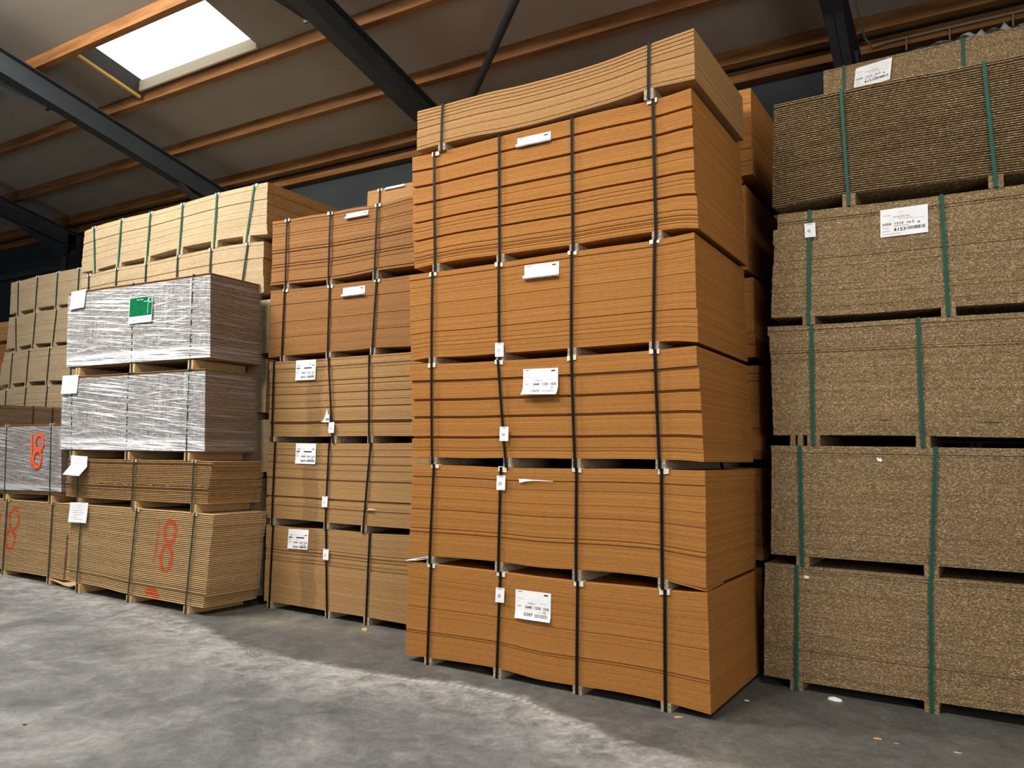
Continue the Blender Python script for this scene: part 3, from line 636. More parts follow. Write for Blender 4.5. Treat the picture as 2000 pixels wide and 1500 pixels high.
# --- the tall orange stack
GM = 'orange fibreboard packs in the tall stack'
ML = {'M1': 'lowest pack of the tall orange stack, on the floor, label reading 0397',
      'M2': 'second orange pack from the floor in the tall stack, with torn label and tag 30',
      'M3': 'third orange pack from the floor in the tall stack, readable label and tag 34',
      'M4': 'fourth orange pack from the floor in the tall stack, half-rolled label, tag 33',
      'M5': 'thickest orange pack, fifth in the tall stack, dark-lined layers and a rolled-up label',
      'M6': 'topmost light brown pack of the tall orange stack, sagging, with two black straps'}
SP = dict(
  M1=dict(n=72, lines=[(.23, .003), (.36, .003), (.49, .003), (.73, .006), (.77, .005)], steps=[(.12, .0), (.23, .001), (.49, .002), (.73, -.001), (.77, .002), (1, .0)]),
  M2=dict(n=72, lines=[(.14, .008), (.24, .003), (.38, .005), (.50, .006), (.71, .006), (.75, .006)], steps=[(.14, -.004), (.36, .002), (.50, .0), (.71, .003), (1, .0)]),
  M3=dict(n=75, lines=[(.39, .014), (.58, .014), (.78, .014), (.19, .01), (.9, .003), (.94, .003)], steps=[(.18, -.012), (.39, .004), (.58, .000), (.78, .003), (1, .0)], usteps=[(.18, -.006), (.39, .0), (1, .004)]),
  M4=dict(n=72, lines=[(.07, .006), (.16, .003), (.22, .003), (.30, .002), (.38, .003), (.55, .003), (.71, .007), (.78, .003), (.83, .003), (.88, .003), (.93, .003)], steps=[(.07, -.004), (.4, .001), (.71, .003), (1, .0)], usteps=[(.7, -.004), (1, .003)]),
  M5=dict(n=97, lines=[(.135, .02), (.28, .02), (.435, .02), (.60, .02), (.765, .02), (.50, .003), (.66, .003), (.69, .003), (.88, .005), (.92, .006), (.95, .005), (.97, .004)], steps=[(.28, .0), (.60, .002), (.765, -.002), (.93, -.006), (1, -.002)], usteps=[(.74, -.008), (.78, .0), (1, .006)]),
  M6=dict(n=35, lines=[(.04, .004), (.10, .004), (.17, .005), (.25, .005), (.34, .004), (.50, .006), (.72, .004), (.95, .006)], steps=[(.35, .0), (.5, .004), (1, .0)]))
prev = None
for k in ('M1', 'M2', 'M3', 'M4', 'M5', 'M6'):
    p = P_(k, 0.0 if k != 'M6' else -.02, 1.22)
    p.build('fibreboard_pack', ML[k], 'stack of boards', GM, mat='mdf' if k != 'M6' else 'mdf_top', nu=34, **SP[k])
    st = D[k][2]
    p.bearers([b for a, b in st], prev, extra=())
    for i, (a, b) in enumerate(st):
        p.strap(a, b, prev, w=.023, prot=(k not in ('M5', 'M6') or (k == 'M5' and i in (0, 3))))
    prev = k
p = PACKS
a4_orange(p['M1'], -1.397, .662, .145, .16, '0397', '72', flare=-.3)
a4_orange(p['M3'], -1.360, 2.286, .120, .085, '0400', '75', flare=.2)
a4_orange(p['M4'], -1.374, 3.081, .098, .014, '0399', '72')
a4_orange(p['M5'], -1.461, 4.094, .066, .013, '0415', '98')
q = p['M2']; pts = [(0, 0), (.05, .002), (.11, -.001), (.29, -.006), (.29, -.009), (.13, -.009), (.06, -.016), (.01, -.028)]
tv = [q.rel((-1.384+x, q.v-.012-.02*max(0, .06-x), 1.468+y)) for x, y in pts]; o = ob('torn_label', tv+[(x, y+.001, z) for x, y, z in tv], [tuple(range(8)), tuple(range(15, 7, -1))], 'paper', q.root); o['label'] = 'torn white label sliver'
tagsheet(p['M4'], -1.614, 2.498, '33', -.03); tagsheet(p['M3'], -1.549, 1.855, '34', .0); tagsheet(p['M2'], -1.571, 1.487, '30', .02); tagsheet(p['M1'], -1.560, .660, '28', .03)
# bent corner of the lowest board of the second pack, and a pale cover sheet sticking out at its other end
q = p['M2']; m = MB(); nx, ny = 10, 8
for lay in (0, .010):
    for j in range(ny+1):
        for i in range(nx+1):
            x = -.24+.275*i/nx; v = .002+.36*j/ny; dr = .010*max(0, i/nx-.15)**1.6*(1-j/ny)**1.3
            m.v.append(q.rel((x, v, q.B(x)-.0125-dr+lay)))
L_ = (nx+1)*(ny+1)
for j in range(ny):
    for i in range(nx): k = j*(nx+1)+i; m.f += [(k, k+nx+1, k+nx+2, k+1), (L_+k, L_+k+1, L_+k+nx+2, L_+k+nx+1)]
for i in range(nx): m.f.append((i, i+1, L_+i+1, L_+i))
for j in range(ny): k = j*(nx+1)+nx; m.f.append((k, k+nx+1, L_+k+nx+1, L_+k))
o = m.out('bent_board', 'mdf', q.root, True)
m = MB()
for x, z in ((-2.425, .783), (-2.33, .790), (-2.24, .806), (-2.20, .822)):
    for v in (-.012, .5): m.v += [q.rel((x, v, z)), q.rel((x, v, z+.003))]
for k in range(3): a = 4*k; m.f += [(a, a+2, a+6, a+4), (a+1, a+5, a+7, a+3), (a, a+4, a+5, a+1), (a+2, a+3, a+7, a+6)]
m.f += [(0, 1, 3, 2), (12, 14, 15, 13)]
o = m.out('cover_sheet', 'paper', q.root); o['label'] = 'pale cover sheet'
# --- the stack behind it
prev = None
for k, z0, z1, dx, lab in (('MB1', .08, .80, .05, 'lowest orange pack in the dark stack behind the tall one'), ('MB2', .86, 1.58, .05, 'second orange pack from the floor behind the tall stack'), ('MB3', 1.65, 2.40, .04, 'third orange pack from the floor behind the tall stack'),
                      ('MB4', 2.47, 3.12, .0, 'shaded orange pack behind the tall stack, third from the top of its stack'), ('MB5', 3.19, 3.90, -.06, 'dark orange pack behind the tall stack, second from the top of its stack'), ('MB6', 3.985, 4.72, -.01, 'topmost orange pack of the stack behind the tall one, its end in the light')):
    q = flatpack(k, 1.32, 1.22, -2.44+dx, dx, z0, z1)
    q.build('fibreboard_pack', lab, 'stack of boards', 'orange packs in the stack behind the tall one', n=36 if z0 > 2 else 12, mat='mdf', nu=3, fill=.93, lines=[(.2, .004), (.72, .008), (.85, .006)], steps=[(.72, .0), (1, .004)], usteps=[(.35, .0), (.72, .004), (1, .012)])
    q.bearers([dx-2.2, dx-1.5, dx-.9, dx-.3], prev)
    for s_ in (-2.2, -1.5, -.9, -.3): q.strap(dx+s_, dx+s_, prev, w=.02, prot=False)
    prev = k

# --- brown and tan stack left of it
NL = {'N1': 'lowest tan pack left of the tall orange stack, on the floor, label 8706', 'N2': 'second tan pack from the floor left of the orange stack, label 8691, chipped edge',
      'N3': 'third tan pack from the floor left of the orange stack, label 8701',
      'N4': 'brown pack with few seams, half-rolled label, lying on the tan packs', 'N5': 'topmost wide brown pack left of the tall orange stack, many seams and a rolled label'}
SN = dict(
  N1=dict(n=50, lines=[(.27, .006), (.33, .007), (.37, .006), (.43, .004), (.46, .004)], steps=[(.27, .0), (.46, .005), (1, .0)], mat='mdf_tan'),
  N2=dict(n=50, lines=[(.10, .005), (.18, .006), (.28, .008), (.36, .005), (.48, .010), (.72, .012), (.84, .008)], steps=[(.1, -.004), (.28, .004), (.48, -.003), (.72, .002), (.84, -.006), (1, .0)], mat='mdf_tan'),
  N3=dict(n=50, lines=[(.05, .004), (.12, .008), (.17, .005), (.30, .010), (.36, .006), (.46, .008), (.56, .006), (.65, .010), (.82, .012)], steps=[(.12, -.01), (.30, .0), (.36, .006), (.65, .002), (.80, -.004), (1, .003)], mat='mdf_tan'),
  N4=dict(n=72, lines=[(.24, .005), (.50, .005), (.74, .005), (.05, .003)], steps=[(.24, -.003), (.5, .0), (.74, .002), (1, .0)], mat='mdf_n'),
  N5=dict(n=72, lines=[(.06, .005), (.10, .004), (.22, .006), (.27, .004), (.47, .008), (.52, .006), (.60, .004), (.70, .009), (.74, .008), (.80, .006), (.97, .008)], steps=[(.1, -.004), (.22, .002), (.5, .0), (.73, .006), (.95, .001), (1, -.008)], mat='mdf_n'))
prev = None
for k in ('N1', 'N2', 'N3', 'N4', 'N5'):
    q = P_(k, .78, 1.22, uR=-2.45)
    q.build('fibreboard_pack', NL[k], 'stack of boards', 'brown and tan packs left of the tall orange stack', nu=26, **SN[k])
    st = list(D[k][2])+[(-2.80, -2.80)]
    q.bearers([b for a, b in st], prev)
    for i, (a, b) in enumerate(st): q.strap(a, b, prev, w=.024, prot=k in ('N4', 'N5'))
    prev = k
    if k in ('N1', 'N2', 'N3'):                   # dark printed dashes on every other board edge
        m = MB(); rr = random.Random(k)
        for f0, f1, dv in q.off:
            zf = 1-f0
            a = {'N1': -4.42, 'N2': -4.44, 'N3': -4.44}[k]+.02*math.sin(f0*9)+rr.uniform(-.012, .012); y = q.v+dv-.0012
            z = q.z(a, f0+(f1-f0)*.55); c = q.rel((a, y, z)); h = .0035
            m.box(c[0], c[0]+.21+rr.uniform(-.02, .02), c[1], c[1]+.001, c[2], c[2]+h)
        m.out('printed_dashes', plain('brown_ink', (.13, .075, .03), .8), q.root)
a4_tan(p['N3'], -4.612, 2.582, '8701'); a4_tan(p['N2'], -4.566, 1.715, '8691'); a4_tan(p['N1'], -4.622, .832, '8706', .03, .2)
tagsheet(p['N3'], -4.092, 1.931, '16', .02); tagsheet(p['N2'], -4.146, 1.188, '17', .02); tagsheet(p['N1'], -4.108, .671, '14', .0)
q = p['N3']; t = Print(); t.text('206', .03, .085, .034, .05, .03)
pts = [(-.035, .10), (.0, .085), (.02, .04), (.045, -.03), (.06, .03), (.075, .02), (.085, .10), (.03, .105)]
tv = [q.rel((-4.165+x, q.v-.030, 2.035-y)) for x, y in pts]; o = ob('torn_label', tv+[(x, y+.001, z) for x, y, z in tv], [tuple(range(8)), tuple(range(15, 7, -1))], 'paper', q.root)
o['label'] = 'torn scrap of label reading 206'
bpy.data.objects.remove(o)
v_ = tv+[(x, y+.001, z) for x, y, z in tv]; o = ob('torn_label', v_+[q.rel((-4.165+x, q.v-.0312, 2.035-y)) for x, y in t.v], [tuple(range(8)), tuple(range(15, 7, -1))]+[tuple(16+i for i in f) for f in t.f], ['paper', 'ink'], q.root)
o.data.polygons.foreach_set('material_index', [0, 0]+[1]*len(t.f)); o['label'] = 'torn scrap of label reading 206'
def rolled(pack, u, z, s0, rad, flare=0): return a4_orange(pack, u, z, s0, rad, '0393', '72', flare=flare)
rolled(p['N4'], -3.990, 3.298, .082, .014); rolled(p['N5'], -3.985, 4.072, .048, .012)
# chip torn out of the second tan pack
m = MB(); c = p['N2'].rel((-3.565, .765, 1.075)); m.v += [Vector(c)+Vector(d) for d in ((0, 0, 0), (.11, .005, .004), (.125, .012, .02), (.02, .012, .026), (.0, .02, .01), (.06, -.012, .012))]
m.f += [(0, 1, 5), (1, 2, 5), (2, 3, 5), (3, 4, 5), (4, 0, 5)]; o = m.out('torn_chip', 'chip_l', p['N2'].root)
# --- stack behind the brown one
prev = None
zz = [(.08, .78), (.84, 1.55), (1.61, 2.31), (2.37, 3.08), (3.14, 3.83), (3.89, 4.20)]
for i, (z0, z1) in enumerate(zz):
    q = flatpack('NB%d' % i, 2.1, 1.22, -4.92, -3.0, z0, z1)
    q.build('fibreboard_pack', 'orange pack hidden in the row behind the brown stack, number %s from the floor' % ('one', 'two', 'three', 'four', 'five', 'six')[i], 'stack of boards', 'orange packs in the row behind the brown stack', n=10, mat='mdf', nu=2)
    q.bearers([-4.7, -3.3], prev); prev = 'NB%d' % i
q = Pack('NBT', 2.1, 1.22, D['NB'][0], [(-4.92, 4.26), (-3.0, 4.26)], uR=-3.0, uL=-4.92)
q.build('fibreboard_pack', 'small pale orange pack peeking over the brown stack, with a rolled white label', 'stack of boards', None, n=55, mat='mdf_top', nu=8, lines=[(.1, .003)])
q.bearers([-4.715, -3.3], prev); q.strap(-4.715, -4.715, prev, w=.022, prot=True); q.strap(-3.3, -3.3, prev, w=.022, prot=False)
rolled(q, -4.63, 4.858, .026, .010)

# --- grey-brown chipboard stack on the right
RL = {'R1': 'lowest grey-brown chipboard pack on the right, white scrap near its top strap',
      'R2': 'second grey-brown chipboard pack from the floor on the right, tiny paper bit', 'R3': 'third grey-brown chipboard pack from the floor on the right, no label, top layers stepped out',
      'R4': 'fourth grey-brown chipboard pack on the right, white label 4153 and small tag 45', 'R5': 'upper chipboard pack on the right whose board edges show as fine dark and light stripes'}
SR = dict(R1=dict(lines=[(.05, .005), (.75, .006)], steps=[(.05, -.008), (.75, .0), (1, .005)], usteps=[(.2, .0), (.5, -.004), (1, .0)]),
  R2=dict(lines=[(.08, .006)], steps=[(.03, -.01), (.08, -.006), (.4, .003), (1, .0)], usteps=[(.03, -.006), (1, .0)]),
  R3=dict(lines=[(.03, .003), (.06, .003), (.09, .003), (.24, .006)], steps=[(.09, -.010), (.24, -.006), (.5, .004), (.75, -.002), (1, -.005)], usteps=[(.09, -.012), (.24, -.004), (1, .0)]),
  R4=dict(lines=[(.13, .003), (.30, .002), (.47, .004), (.73, .004)], steps=[(.08, -.004), (.3, .003), (.47, .0), (.73, -.003), (1, -.006)], usteps=[(.15, .02), (.3, -.01), (.5, .0), (1, -.006)]),
  R5=dict(lines=[(.25, .002)], steps=[(.04, -.008), (.25, .001), (1, .0)], usteps=[(.06, .0), (1, .0)]))
prev = None
for k in ('R1', 'R2', 'R3', 'R4', 'R5'):
    q = P_(k, 1.01, 1.31, length=3.05)
    q.build('chipboard_pack', RL[k], 'stack of boards', 'grey-brown chipboard packs on the right', n=48, mat='chip_r', nu=14, fill=.97, lip=.024 if k == 'R5' else None, lips=.58, jit=.0016 if k != 'R5' else .0018, **SR[k])
    st = list(D[k][2]); st.append((2.6, 2.6))
    q.bearers([b for a, b in st], prev, w=.036, gap=.016, mat='chip_r', extra=((.39,) if k == 'R3' else ()))
    for i, (a, b) in enumerate(st): q.strap(a, b, prev, w=.022, mat='strap_green', prot=False)
    prev = k
def a4_chip(pack, u, z, num, tilt=0.0, ht=.2, sc=1.0, v=None):
    pr = Print(); g = Print()
    pr.text('M HAVIK BV', .085, .068, .016, .105, 0.0); pr.text('3050  1310  16.5', .012, .118, .023, .205, .022); pr.text(num, .085, .165, .032, .078, .025)
    pr.text('48', .235, .125, .020, None, .015); pr.bars(.168, .140, .285, .163, 9)
    g.scrib(.015, .045, .07, .004); g.scrib(.115, .076, .205, .004); g.scrib(.085, .126, .185, .005); g.scrib(.012, .136, .055, .004); g.scrib(.012, .158, .062, .005); g.scrib(.012, .18, .13, .003); g.scrib(.20, .085, .28, .002); g.scrib(.12, .03, .15, .002)
    return sheet(pack, 'label_sheet', u, z, .303, ht, 9, .2, (('print', pr, 'ink'), ('fine_print', g, 'greyink')), tilt=tilt, v=v)
a4_chip(p['R4'], .984, 3.444, '4153', .01)
tagsheet(p['R4'], .467, 3.414, '45', -.03)
for key, u, z, pts in (('R1', .432, .800, [(0, 0), (.025, -.002), (.04, .008), (.028, .018), (.002, .022)]), ('R2', .935, 1.655, [(0, 0), (.02, -.006), (.03, .002), (.022, .022), (.008, .018), (.004, .026), (-.008, .022)])):
    q = p[key]; n_ = len(pts); v0 = [q.rel((u+x, q.v-.006, z+y)) for x, y in pts]
    o = ob('paper_scrap', v0+[(x, y+.002, z_2) for x, y, z_2 in v0], [tuple(range(n_)), tuple(range(2*n_-1, n_-1, -1))], 'paper', q.root)
for u0_, u1_, z_2 in ((.93, 1.03, 1.943), (1.56, 1.70, 1.925)):
    q = p['R3']; m = MB(); c = q.rel((u0_, q.v-.007, z_2)); w_ = u1_-u0_
    m.v += [(c[0], c[1], c[2]), (c[0]+w_*.5, c[1], c[2]-.004), (c[0]+w_, c[1], c[2]-.001), (c[0]+w_*.5, c[1], c[2]+.003)]; m.v += [(a, b+.002, d) for a, b, d in m.v]
    m.f += [(0, 1, 2, 3), (7, 6, 5, 4)]; m.out('edge_crack', 'ink', q.root)
# the row behind the grey-brown stack
prev = None
for i in range(5):
    z0 = .08+i*.87; q = flatpack('RB%d' % i, 2.42, 1.31, .37, 3.42, z0, z0+.79)
    q.build('chipboard_pack', 'grey-brown pack hidden behind the striped one, number %s from the floor' % ('one', 'two', 'three', 'four', 'five')[i], 'stack of boards', 'grey-brown packs hidden in the row behind', n=8, mat='chip_r', nu=2)
    q.bearers([.6, 1.5, 3.1], prev, w=.036, mat='chip_r'); prev = 'RB%d' % i
q = Pack('RBT', 2.42, 1.31, [(.37, 5.255), (1.93, 5.262), (3.42, 5.262)], [(.37, 4.45), (3.42, 4.45)])
q.build('chipboard_pack', 'topmost chipboard pack at the upper right, set back, crumpled film on it', 'stack of boards', None, n=48, mat='chip_r', nu=8, fill=.975, lines=[(.05, .004)], jit=.0005)
q.bearers([.545, 1.495, 3.1], prev, w=.036, mat='chip_r')
for u in (.545, 1.495, 3.1): q.strap(u, u, prev, w=.022, mat='strap_green', prot=False)
a4_chip(q, .650, 5.200, '4151', .11, .2, v=2.405)
# loose film on top of it
m = MB(); nx, ny = 46, 14; random.seed(3)
for j in range(ny+1):
    for i in range(nx+1):
        u = 1.10+.95*i/nx; v = 2.45+.55*j/ny; e = min(1, min(i, nx-i)/6)*min(1, min(j+1.5, ny-j)/4)
        h = .015+.13*e*abs(noise.noise(Vector((u*4.2, v*4, 2))))+.10*e*max(0, noise.noise(Vector((u*9, v*7, 7))))
        for pu_, pv_, ph, pw in ((1.63, 2.62, .14, .07), (1.80, 2.62, .12, .06), (1.50, 2.65, .07, .1)):
            h += ph*max(0, 1-math.hypot(u-pu_, (v-pv_)*.6)/pw)
        m.v.append((u, v, 5.265+h*1.0))
for j in range(ny):
    for i in range(nx): k = j*(nx+1)+i; m.f.append((k, k+1, k+nx+2, k+nx+1))
tag(m.out('crumpled_film', 'film_loose', None, False), 'crumpled clear plastic film lying on the topmost pack at the upper right', 'plastic film')

# --- film-wrapped stack on the left
LL = {'L1': 'honey-coloured flooring pack on the floor left of the tan stack, red 18 sprayed on',
      'L2': 'thin rough-edged flooring pack lying between the sprayed pack and the film-wrapped packs', 'L3': 'lower film-wrapped pack of the left stack, white sheet hanging at its corner',
      'L4': 'upper film-wrapped pack of the left stack, with a green and white label under the film'}
prev = None
SLd = dict(L1=dict(n=48, usteps=[(.12, .0), (.3, -.012), (.86, -.02), (.87, -.02), (1, -.055)], steps=[(.12, -.006), (.86, .0), (1, .012)], jit=.003), L2=dict(n=24, usteps=[(.12, .02), (.4, -.01), (1, -.02)], steps=[(.1, -.01), (.62, .0), (.68, -.006), (1, .0)], jit=.006),
           L3=dict(n=48, jit=.0025), L4=dict(n=48, jit=.0025))
for k in ('L1', 'L2', 'L3', 'L4'):
    q = P_(k, .10, .66)
    q.build('flooring_pack', LL[k], 'stack of boards', 'flooring packs in the left stack', nu=8, fill=.97, lip=.024, lips=.56, mat={'L1': 'chip_l', 'L2': 'chip_o', 'L3': 'chip_w', 'L4': 'chip_w'}[k], **SLd[k])
    st = D[k][2]
    q.bearers([b for a, b in st], prev, w=.034, gap=.02, mat='chip_l', extra=())
    for i, (a, b) in enumerate(st):
        if k == 'L4' and i == 0: continue
        q.strap(a, b, prev, w=.022, mat='strap_dkgreen', prot=k in ('L1', 'L2'), pm='chip_l')
    prev = k
q = p['L2']; m = MB(); rr = random.Random(4)      # long splintered edge
u_ = -7.02
while u_ < -5.12:
    w_ = rr.uniform(.02, .07); z_2 = q.z(u_, .40)+rr.uniform(-.004, .004); c = q.rel((u_, q.v-.004, z_2)); h_ = rr.uniform(.003, .012)
    k = len(m.v); dy = rr.uniform(.006, .016)
    m.v += [(c[0], c[1], c[2]), (c[0]+w_, c[1]-dy*.3, c[2]+rr.uniform(-.004, .004)), (c[0]+w_*.8, c[1]-dy, c[2]+h_), (c[0]+w_*.1, c[1]-dy*.4, c[2]+h_*.8), (c[0]+w_*.5, c[1]+.02, c[2]+.004)]
    m.f += [(k, k+1, k+2, k+3), (k, k+4, k+1), (k+1, k+4, k+2), (k+2, k+4, k+3), (k+3, k+4, k)]; u_ += w_*.75
m.out('splintered_edge', 'chip_l', q.root)
for k, sd in (('L3', 3.0), ('L4', 9.0)):
    q = p[k]; wrap(q, (lambda u, q=q: q.z(u, .015)), (lambda u, q=q: q.z(u, .965)), seed=sd)
def lsheet(pack, u, z, W, H, **kw):
    g = Print()
    for yy, x0, x1 in ((.03, .10, .20), (.055, .12, .19), (.085, .08, .22), (.11, .06, .24), (.135, .10, .2), (.165, .05, .13), (.185, .1, .23)):
        if yy < H-.01: g.scrib(x0*W/.3, yy, x1*W/.3, .003)
    return sheet(pack, 'delivery_sheet', u, z, W, H, prints=(('print', g, 'greyink'),), **kw)
lsheet(p['L4'], -7.700, 3.462, .30, .215, v=.075, s0=.02, rad=2.5, tilt=.03)
lsheet(p['L3'], -7.765, 2.462, .33, .215, v=.075, s0=.02, rad=2.5)
lsheet(p['L2'], -7.465, 1.530, .33, .25, v=.072, fold=(.115, .7), tilt=-.02)
lsheet(p['L1'], -7.425, .995, .36, .225, v=.075, s0=.02, rad=3.0, tilt=.03)
# green label under the film
q = p['L4']; W_, H_ = .42, .29
g = Print(); wt = Print(); wt.rect(0, .215, W_, H_); wt.rect(0, 0, W_, .006); wt.rect(0, 0, .006, H_); wt.rect(W_-.006, 0, W_, H_); wt.rect(.335, .0, .339, .20); wt.rect(.26, .055, .335, .059)
wt.scrib(.13, .03, .25, .006)
for k in range(20):
    a0, a1 = k*math.pi/10, (k+1)*math.pi/10; i0 = len(wt.v); cx_, cy_ = .375, .045
    wt.v += [(cx_+.026*math.cos(a0), cy_+.026*math.sin(a0)), (cx_+.026*math.cos(a1), cy_+.026*math.sin(a1)), (cx_+.031*math.cos(a1), cy_+.031*math.sin(a1)), (cx_+.031*math.cos(a0), cy_+.031*math.sin(a0))]; wt.f.append((i0, i0+1, i0+2, i0+3))
g2 = Print(); i0 = 0; g2.v += [(.02, .262), (.05, .262), (.035, .235)]; g2.f.append((0, 1, 2)); g2.rect(.031, .262, .039, .272); g2.scrib(.065, .255, .13, .006)
sheet(q, 'product_label', -6.520, 3.286, W_, H_, 9, .2, (('white_print', wt, 'paper'), ('green_print', g2, 'greenlab')), mat='greenlab', v=.0740, label='green and white label under the film')
# red spray-painted figures
def ell(cx, cy, rx, ry, a0=0, a1=360, n=20, sh=0.0): return [(cx+rx*math.cos(math.radians(a0+(a1-a0)*k/n))+sh*ry*math.sin(math.radians(a0+(a1-a0)*k/n)), cy+ry*math.sin(math.radians(a0+(a1-a0)*k/n))) for k in range(n+1)]
strokes(p['L1'], 'sprayed_digit', [[(-5.80, .895), (-5.815, .70), (-5.85, .45)]], .022, jag=1.2)
strokes(p['L1'], 'sprayed_digit', [ell(-5.615, .78, .085, .115, sh=.05), ell(-5.655, .51, .085, .135, sh=.05)], .052, jag=.6)
strokes(p['L1'], 'sprayed_spot', [[(-5.95, .150), (-5.86, .155), (-5.80, .11)]], .09)

# --- far left: lower wrapped pair
prev = None
for k, lab, mt in (('E1', 'striped flooring pack on the floor at the far left, red 8 sprayed on it', 'chip_l'), ('E2', 'film-wrapped pack at the far left with a red sprayed 18', 'chip_w')):
    t, b, s_ = D[k]; q = Pack(k, .22, .60, [(t[-1][0]-2.44, t[0][1])]+list(t), [(b[-1][0]-2.44, b[0][1])]+list(b))
    q.build('flooring_pack', lab, 'stack of boards', 'flooring packs at the far left', n=48, mat=mt, nu=8, fill=.97, lip=.024, lips=.56, jit=.003, usteps=[(.42, .0), (1, -.06 if k == 'E1' else -.0)])
    st = list(s_)+[(s_[0][0]-1.05, s_[0][1]-1.05)]
    q.bearers([b_ for a_, b_ in st], prev, w=.034, gap=.02, mat='chip_l')
    for a_, b_ in st: q.strap(a_, b_, prev, w=.024, mat='strap_dkgreen', prot=True, pm='chip_l')
    prev = k
q = p['E2']; wrap(q, (lambda u, q=q: q.z(u, .06)), (lambda u, q=q: q.z(u, .97)), mat='film_thin', seed=5.0, amp=.004)
strokes(q, 'sprayed_digit', [[(-8.59, 1.765), (-8.56, 1.395)]], .034, flat=.010, jag=.5, v=.196)
strokes(q, 'sprayed_digit', [ell(-8.42, 1.67, .095, .10), ell(-8.44, 1.47, .09, .105)], .042, flat=.012, jag=.25, v=.196)
strokes(p['E1'], 'sprayed_digit', [ell(-8.91, .70, .115, .13, -150, 180), ell(-8.97, .45, .105, .12)], .048, jag=.8)
strokes(p['E1'], 'sprayed_digit', [[(-9.33, .86), (-9.27, .76), (-9.25, .68)]], .034)
# a splintered board hanging at its lower corner
m = MB(); c = p['E1'].rel((-7.98, .21, .062))
for k in range(7):
    t_ = k/6; x = t_*.52; z = -.050*math.sin(t_*2.6)*t_-.0; y = -.02*t_
    for dy, dz in ((0, 0), (.30, 0), (.30, .012), (0, .012)): m.v.append((c[0]+x, c[1]+dy+y, c[2]+z+dz-.014))
for k in range(6):
    for a_ in range(4): m.f.append((4*k+a_, 4*k+(a_+1) % 4, 4*k+4+(a_+1) % 4, 4*k+4+a_))
m.f += [(0, 1, 2, 3), (27, 26, 25, 24)]
m.out('broken_board', 'chip_l', p['E1'].root)

# --- pale chipboard stacks behind
prev = None
zb = [('B1a', .08, .66), ('B1b', .74, 1.32), ('B1c', 1.40, 1.97), ('B1d', 2.05, 2.64), ('B1e', 2.71, 3.31)]
ordn = ('first', 'second', 'third', 'fourth', 'fifth')
for i, (k, z0, z1) in enumerate(zb):
    q = flatpack(k, .90, 2.05, -8.92, -5.08+(-.03 if i < 3 else -.12), z0, z1)
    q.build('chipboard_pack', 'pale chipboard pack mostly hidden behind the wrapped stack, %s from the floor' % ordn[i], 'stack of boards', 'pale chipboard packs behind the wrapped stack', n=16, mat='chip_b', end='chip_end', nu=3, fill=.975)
    us = [-8.68+.63*j for j in range(6)]; q.bearers(us, prev, w=.05, gap=.02, mat='chip_b')
    for u in us: q.strap(u, u, prev, w=.026, mat='strap_dkgreen', prot=False)
    prev = k
for k, lab in (('B1', 'second pale chipboard pack from the top, partly hidden by the film-wrapped pack'), ('B2', 'topmost long pale chipboard pack, brightly lit, with six green straps')):
    q = P_(k, .86, 2.07)
    if k == 'B1': q.B = curve([(-8.87, 3.375), (-5.27, 3.385)])
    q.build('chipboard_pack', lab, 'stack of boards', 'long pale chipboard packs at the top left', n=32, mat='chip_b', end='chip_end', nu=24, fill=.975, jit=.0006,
            lines=[(.14, .003), (.34, .004), (.52, .003), (.67, .004), (.82, .002)] if k == 'B2' else [(.10, .003), (.33, .004), (.68, .005)], steps=[(.3, -.002), (.67, .002), (1, -.002)],
            usteps=[(.2, .0), (.4, -.006), (.6, -.012), (.8, -.008), (.95, .0), (1, .01)] if k == 'B2' else [(.3, .0), (.68, -.015), (1, .0)])
    st = D[k][2]
    q.bearers([b_ for a_, b_ in st], prev, w=.05, gap=.02, mat='chip_b')
    for a_, b_ in st: q.strap(a_, b_, prev, w=.028, mat='strap_green' if k == 'B2' else 'strap_dkgreen', prot=True)
    prev = k
prev = None
for i, (z0, z1) in enumerate(((.08, .66), (.72, 1.30), (1.36, 1.93))):
    k = 'C0%d' % i; q = flatpack(k, 1.5, 2.0, -12.30, -9.1, z0, z1)
    q.build('chipboard_pack', 'pale chipboard pack hidden low behind the far-left wrapped pack, %s from the floor' % ordn[i], 'stack of boards', 'hidden pale packs at the far left', n=8, mat='chip_b', nu=2, fill=.975)
    q.bearers([-11.9, -10.8, -9.5], prev, w=.05, gap=.02, mat='chip_b'); prev = k
CL = {'C1': 'pale chipboard pack at the far left, lowest of the four in view', 'C2': 'pale chipboard pack at the far left, second lowest in view, upper layers set in',
      'C3': 'pale chipboard pack at the far left, directly below the topmost one', 'C4': 'topmost pale chipboard pack of the shorter stack at the far left'}
for k in ('C1', 'C2', 'C3', 'C4'):
    q = P_(k, 1.5, 2.0, uR=-9.1)
    q.build('chipboard_pack', CL[k], 'stack of boards', 'pale chipboard packs at the far left', n=28, mat='chip_b', nu=18, fill=.975, jit=.0006,
            lines={'C1': [(.25, .003), (.52, .005)], 'C2': [(.12, .003), (.30, .004)], 'C3': [(.35, .004), (.68, .003)], 'C4': [(.34, .004)]}[k], usteps=[(.12, .05), (.3, .04), (1, .0)] if k == 'C2' else ())
    st = list(D[k][2])+([(-10.15, -10.15)] if k != 'C4' else [])+[(-9.55, -9.55)]
    q.bearers([b_ for a_, b_ in st], prev, w=.045, gap=.02, mat='chip_b')
    for a_, b_ in st: q.strap(a_, b_, prev, w=.026, mat='strap_dkgreen', prot=True)
    prev = k
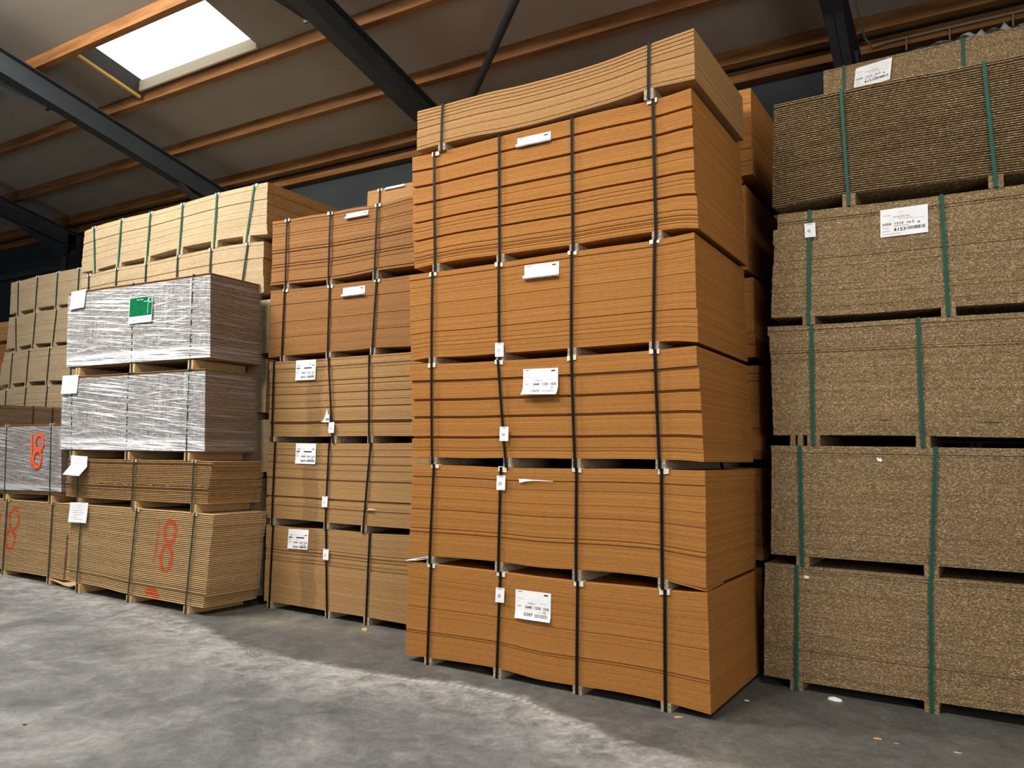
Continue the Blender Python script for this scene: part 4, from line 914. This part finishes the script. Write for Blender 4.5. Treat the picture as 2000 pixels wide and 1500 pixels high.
# dark boards between the wrapped pack and the pale stack
prev = None
for i, (z0, z1) in enumerate(((.08, .74), (.80, 1.44))):
    k = 'F0%d' % i; q = flatpack(k, .9, .56, -11.4, -9.05, z0, z1)
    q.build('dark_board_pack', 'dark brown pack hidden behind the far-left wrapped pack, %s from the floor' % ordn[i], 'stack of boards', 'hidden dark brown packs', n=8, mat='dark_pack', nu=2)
    q.bearers([-11.0, -10.2, -9.4], prev, mat='dark_pack'); prev = k
t = D['F1'][0]; q = Pack('F1', .9, .56, [(-11.4, 2.24)]+list(t), [(-11.4, 1.50), (-9.05, 1.50)], uR=-9.05, uL=-11.4)
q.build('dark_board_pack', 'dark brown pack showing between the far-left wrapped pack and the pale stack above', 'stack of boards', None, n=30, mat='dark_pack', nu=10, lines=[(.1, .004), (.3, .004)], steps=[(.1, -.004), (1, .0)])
q.bearers([-11.0, -10.2, -9.4], prev, mat='dark_pack')
for u in (-9.95, -9.45): q.strap(u, u, 'F01', w=.024, mat='strap_dkgreen', prot=False)
prev = None
for i, (k, z0, z1) in enumerate((('D1a', .08, .80), ('D1b', .86, 1.64), ('D1c', 1.70, 2.50), ('D0', 2.56, 3.32), ('D1', 3.38, 3.70))):
    q = flatpack(k, 1.7, 1.2, -15.0, -12.52, z0, z1)
    q.build('brown_board_pack', ('reddish-brown pack at the left edge of the picture, %s from the floor' % ordn[i]) if k != 'D1' else 'thin pack of light-edged boards topping the stack at the left edge', 'stack of boards', 'brown packs at the left edge' if k != 'D1' else None,
            n={'D1': 14, 'D0': 24}.get(k, 8), mat='chip_o' if k == 'D1' else 'mdf_n', nu=3, lip=.006 if k == 'D1' else None)
    q.bearers([-14.5, -13.7, -12.9], prev, mat='chip_o'); prev = k

# ---------------------------------------------------------------- litter on the floor
def chip(name, u, v, sx, sy, h, mat, label, cat, seed, flat=True):
    r = random.Random(seed); n = 9; top = []; bot = []
    for k in range(n):
        a = 2*math.pi*k/n; rr = r.uniform(.6, 1.1); top.append((sx*rr*math.cos(a)*.9, sy*rr*math.sin(a)*.9, h*r.uniform(.55, 1.0))); bot.append((sx*rr*math.cos(a), sy*rr*math.sin(a), .0005))
    vs = bot+top+[(0, 0, h*(1.0 if flat else 1.5))]
    fs = [(k, (k+1) % n, n+(k+1) % n, n+k) for k in range(n)]+[(n+k, n+(k+1) % n, 2*n) for k in range(n)]+[tuple(range(n-1, -1, -1))]
    o = ob(name, vs, fs, mat); o.location = (u, v, 0); o.rotation_euler = (0, 0, r.uniform(-1, 1)); return tag(o, label, cat)
chip('paper_scrap', .64, .92, .05, .028, .016, 'paper', 'crumpled white paper on the dark floor in front of the right-hand stack', 'paper scrap', 2, False)
chip('paper_scrap', .14, .55, .02, .012, .006, 'paper', 'tiny white paper scrap on the floor beside the corner of the tall orange stack', 'paper scrap', 3)
chip('wood_offcut', -3.38, .60, .05, .025, .02, 'chip_l', 'small pale wood offcut on the floor in front of the tan stack', 'wood chip', 5)
chip('wood_offcut', -.13, .04-.10, .035, .014, .006, 'chip_l', 'flat pale wood sliver on the floor just below the tall stack\'s right bearer', 'wood chip', 6)
chip('wood_shaving', .99, .26, .035, .014, .006, 'chip_l', 'yellowish star-shaped wood shaving on the floor, lower right', 'wood chip', 7)
chip('wood_shaving', 1.10, .24, .022, .006, .004, 'chip_l', 'thin yellowish shaving right beside the star-shaped one on the floor', 'wood chip', 8)
chip('wood_shaving', 1.41, .28, .028, .009, .005, 'chip_l', 'yellowish shaving nearest the right edge of the picture on the floor', 'wood chip', 9)
chip('dry_leaf', -3.29, -2.45, .02, .012, .006, 'dark_pack', 'small brown leaf fragment on the bare floor at the lower left', 'leaf', 11)

if 0:
    pass
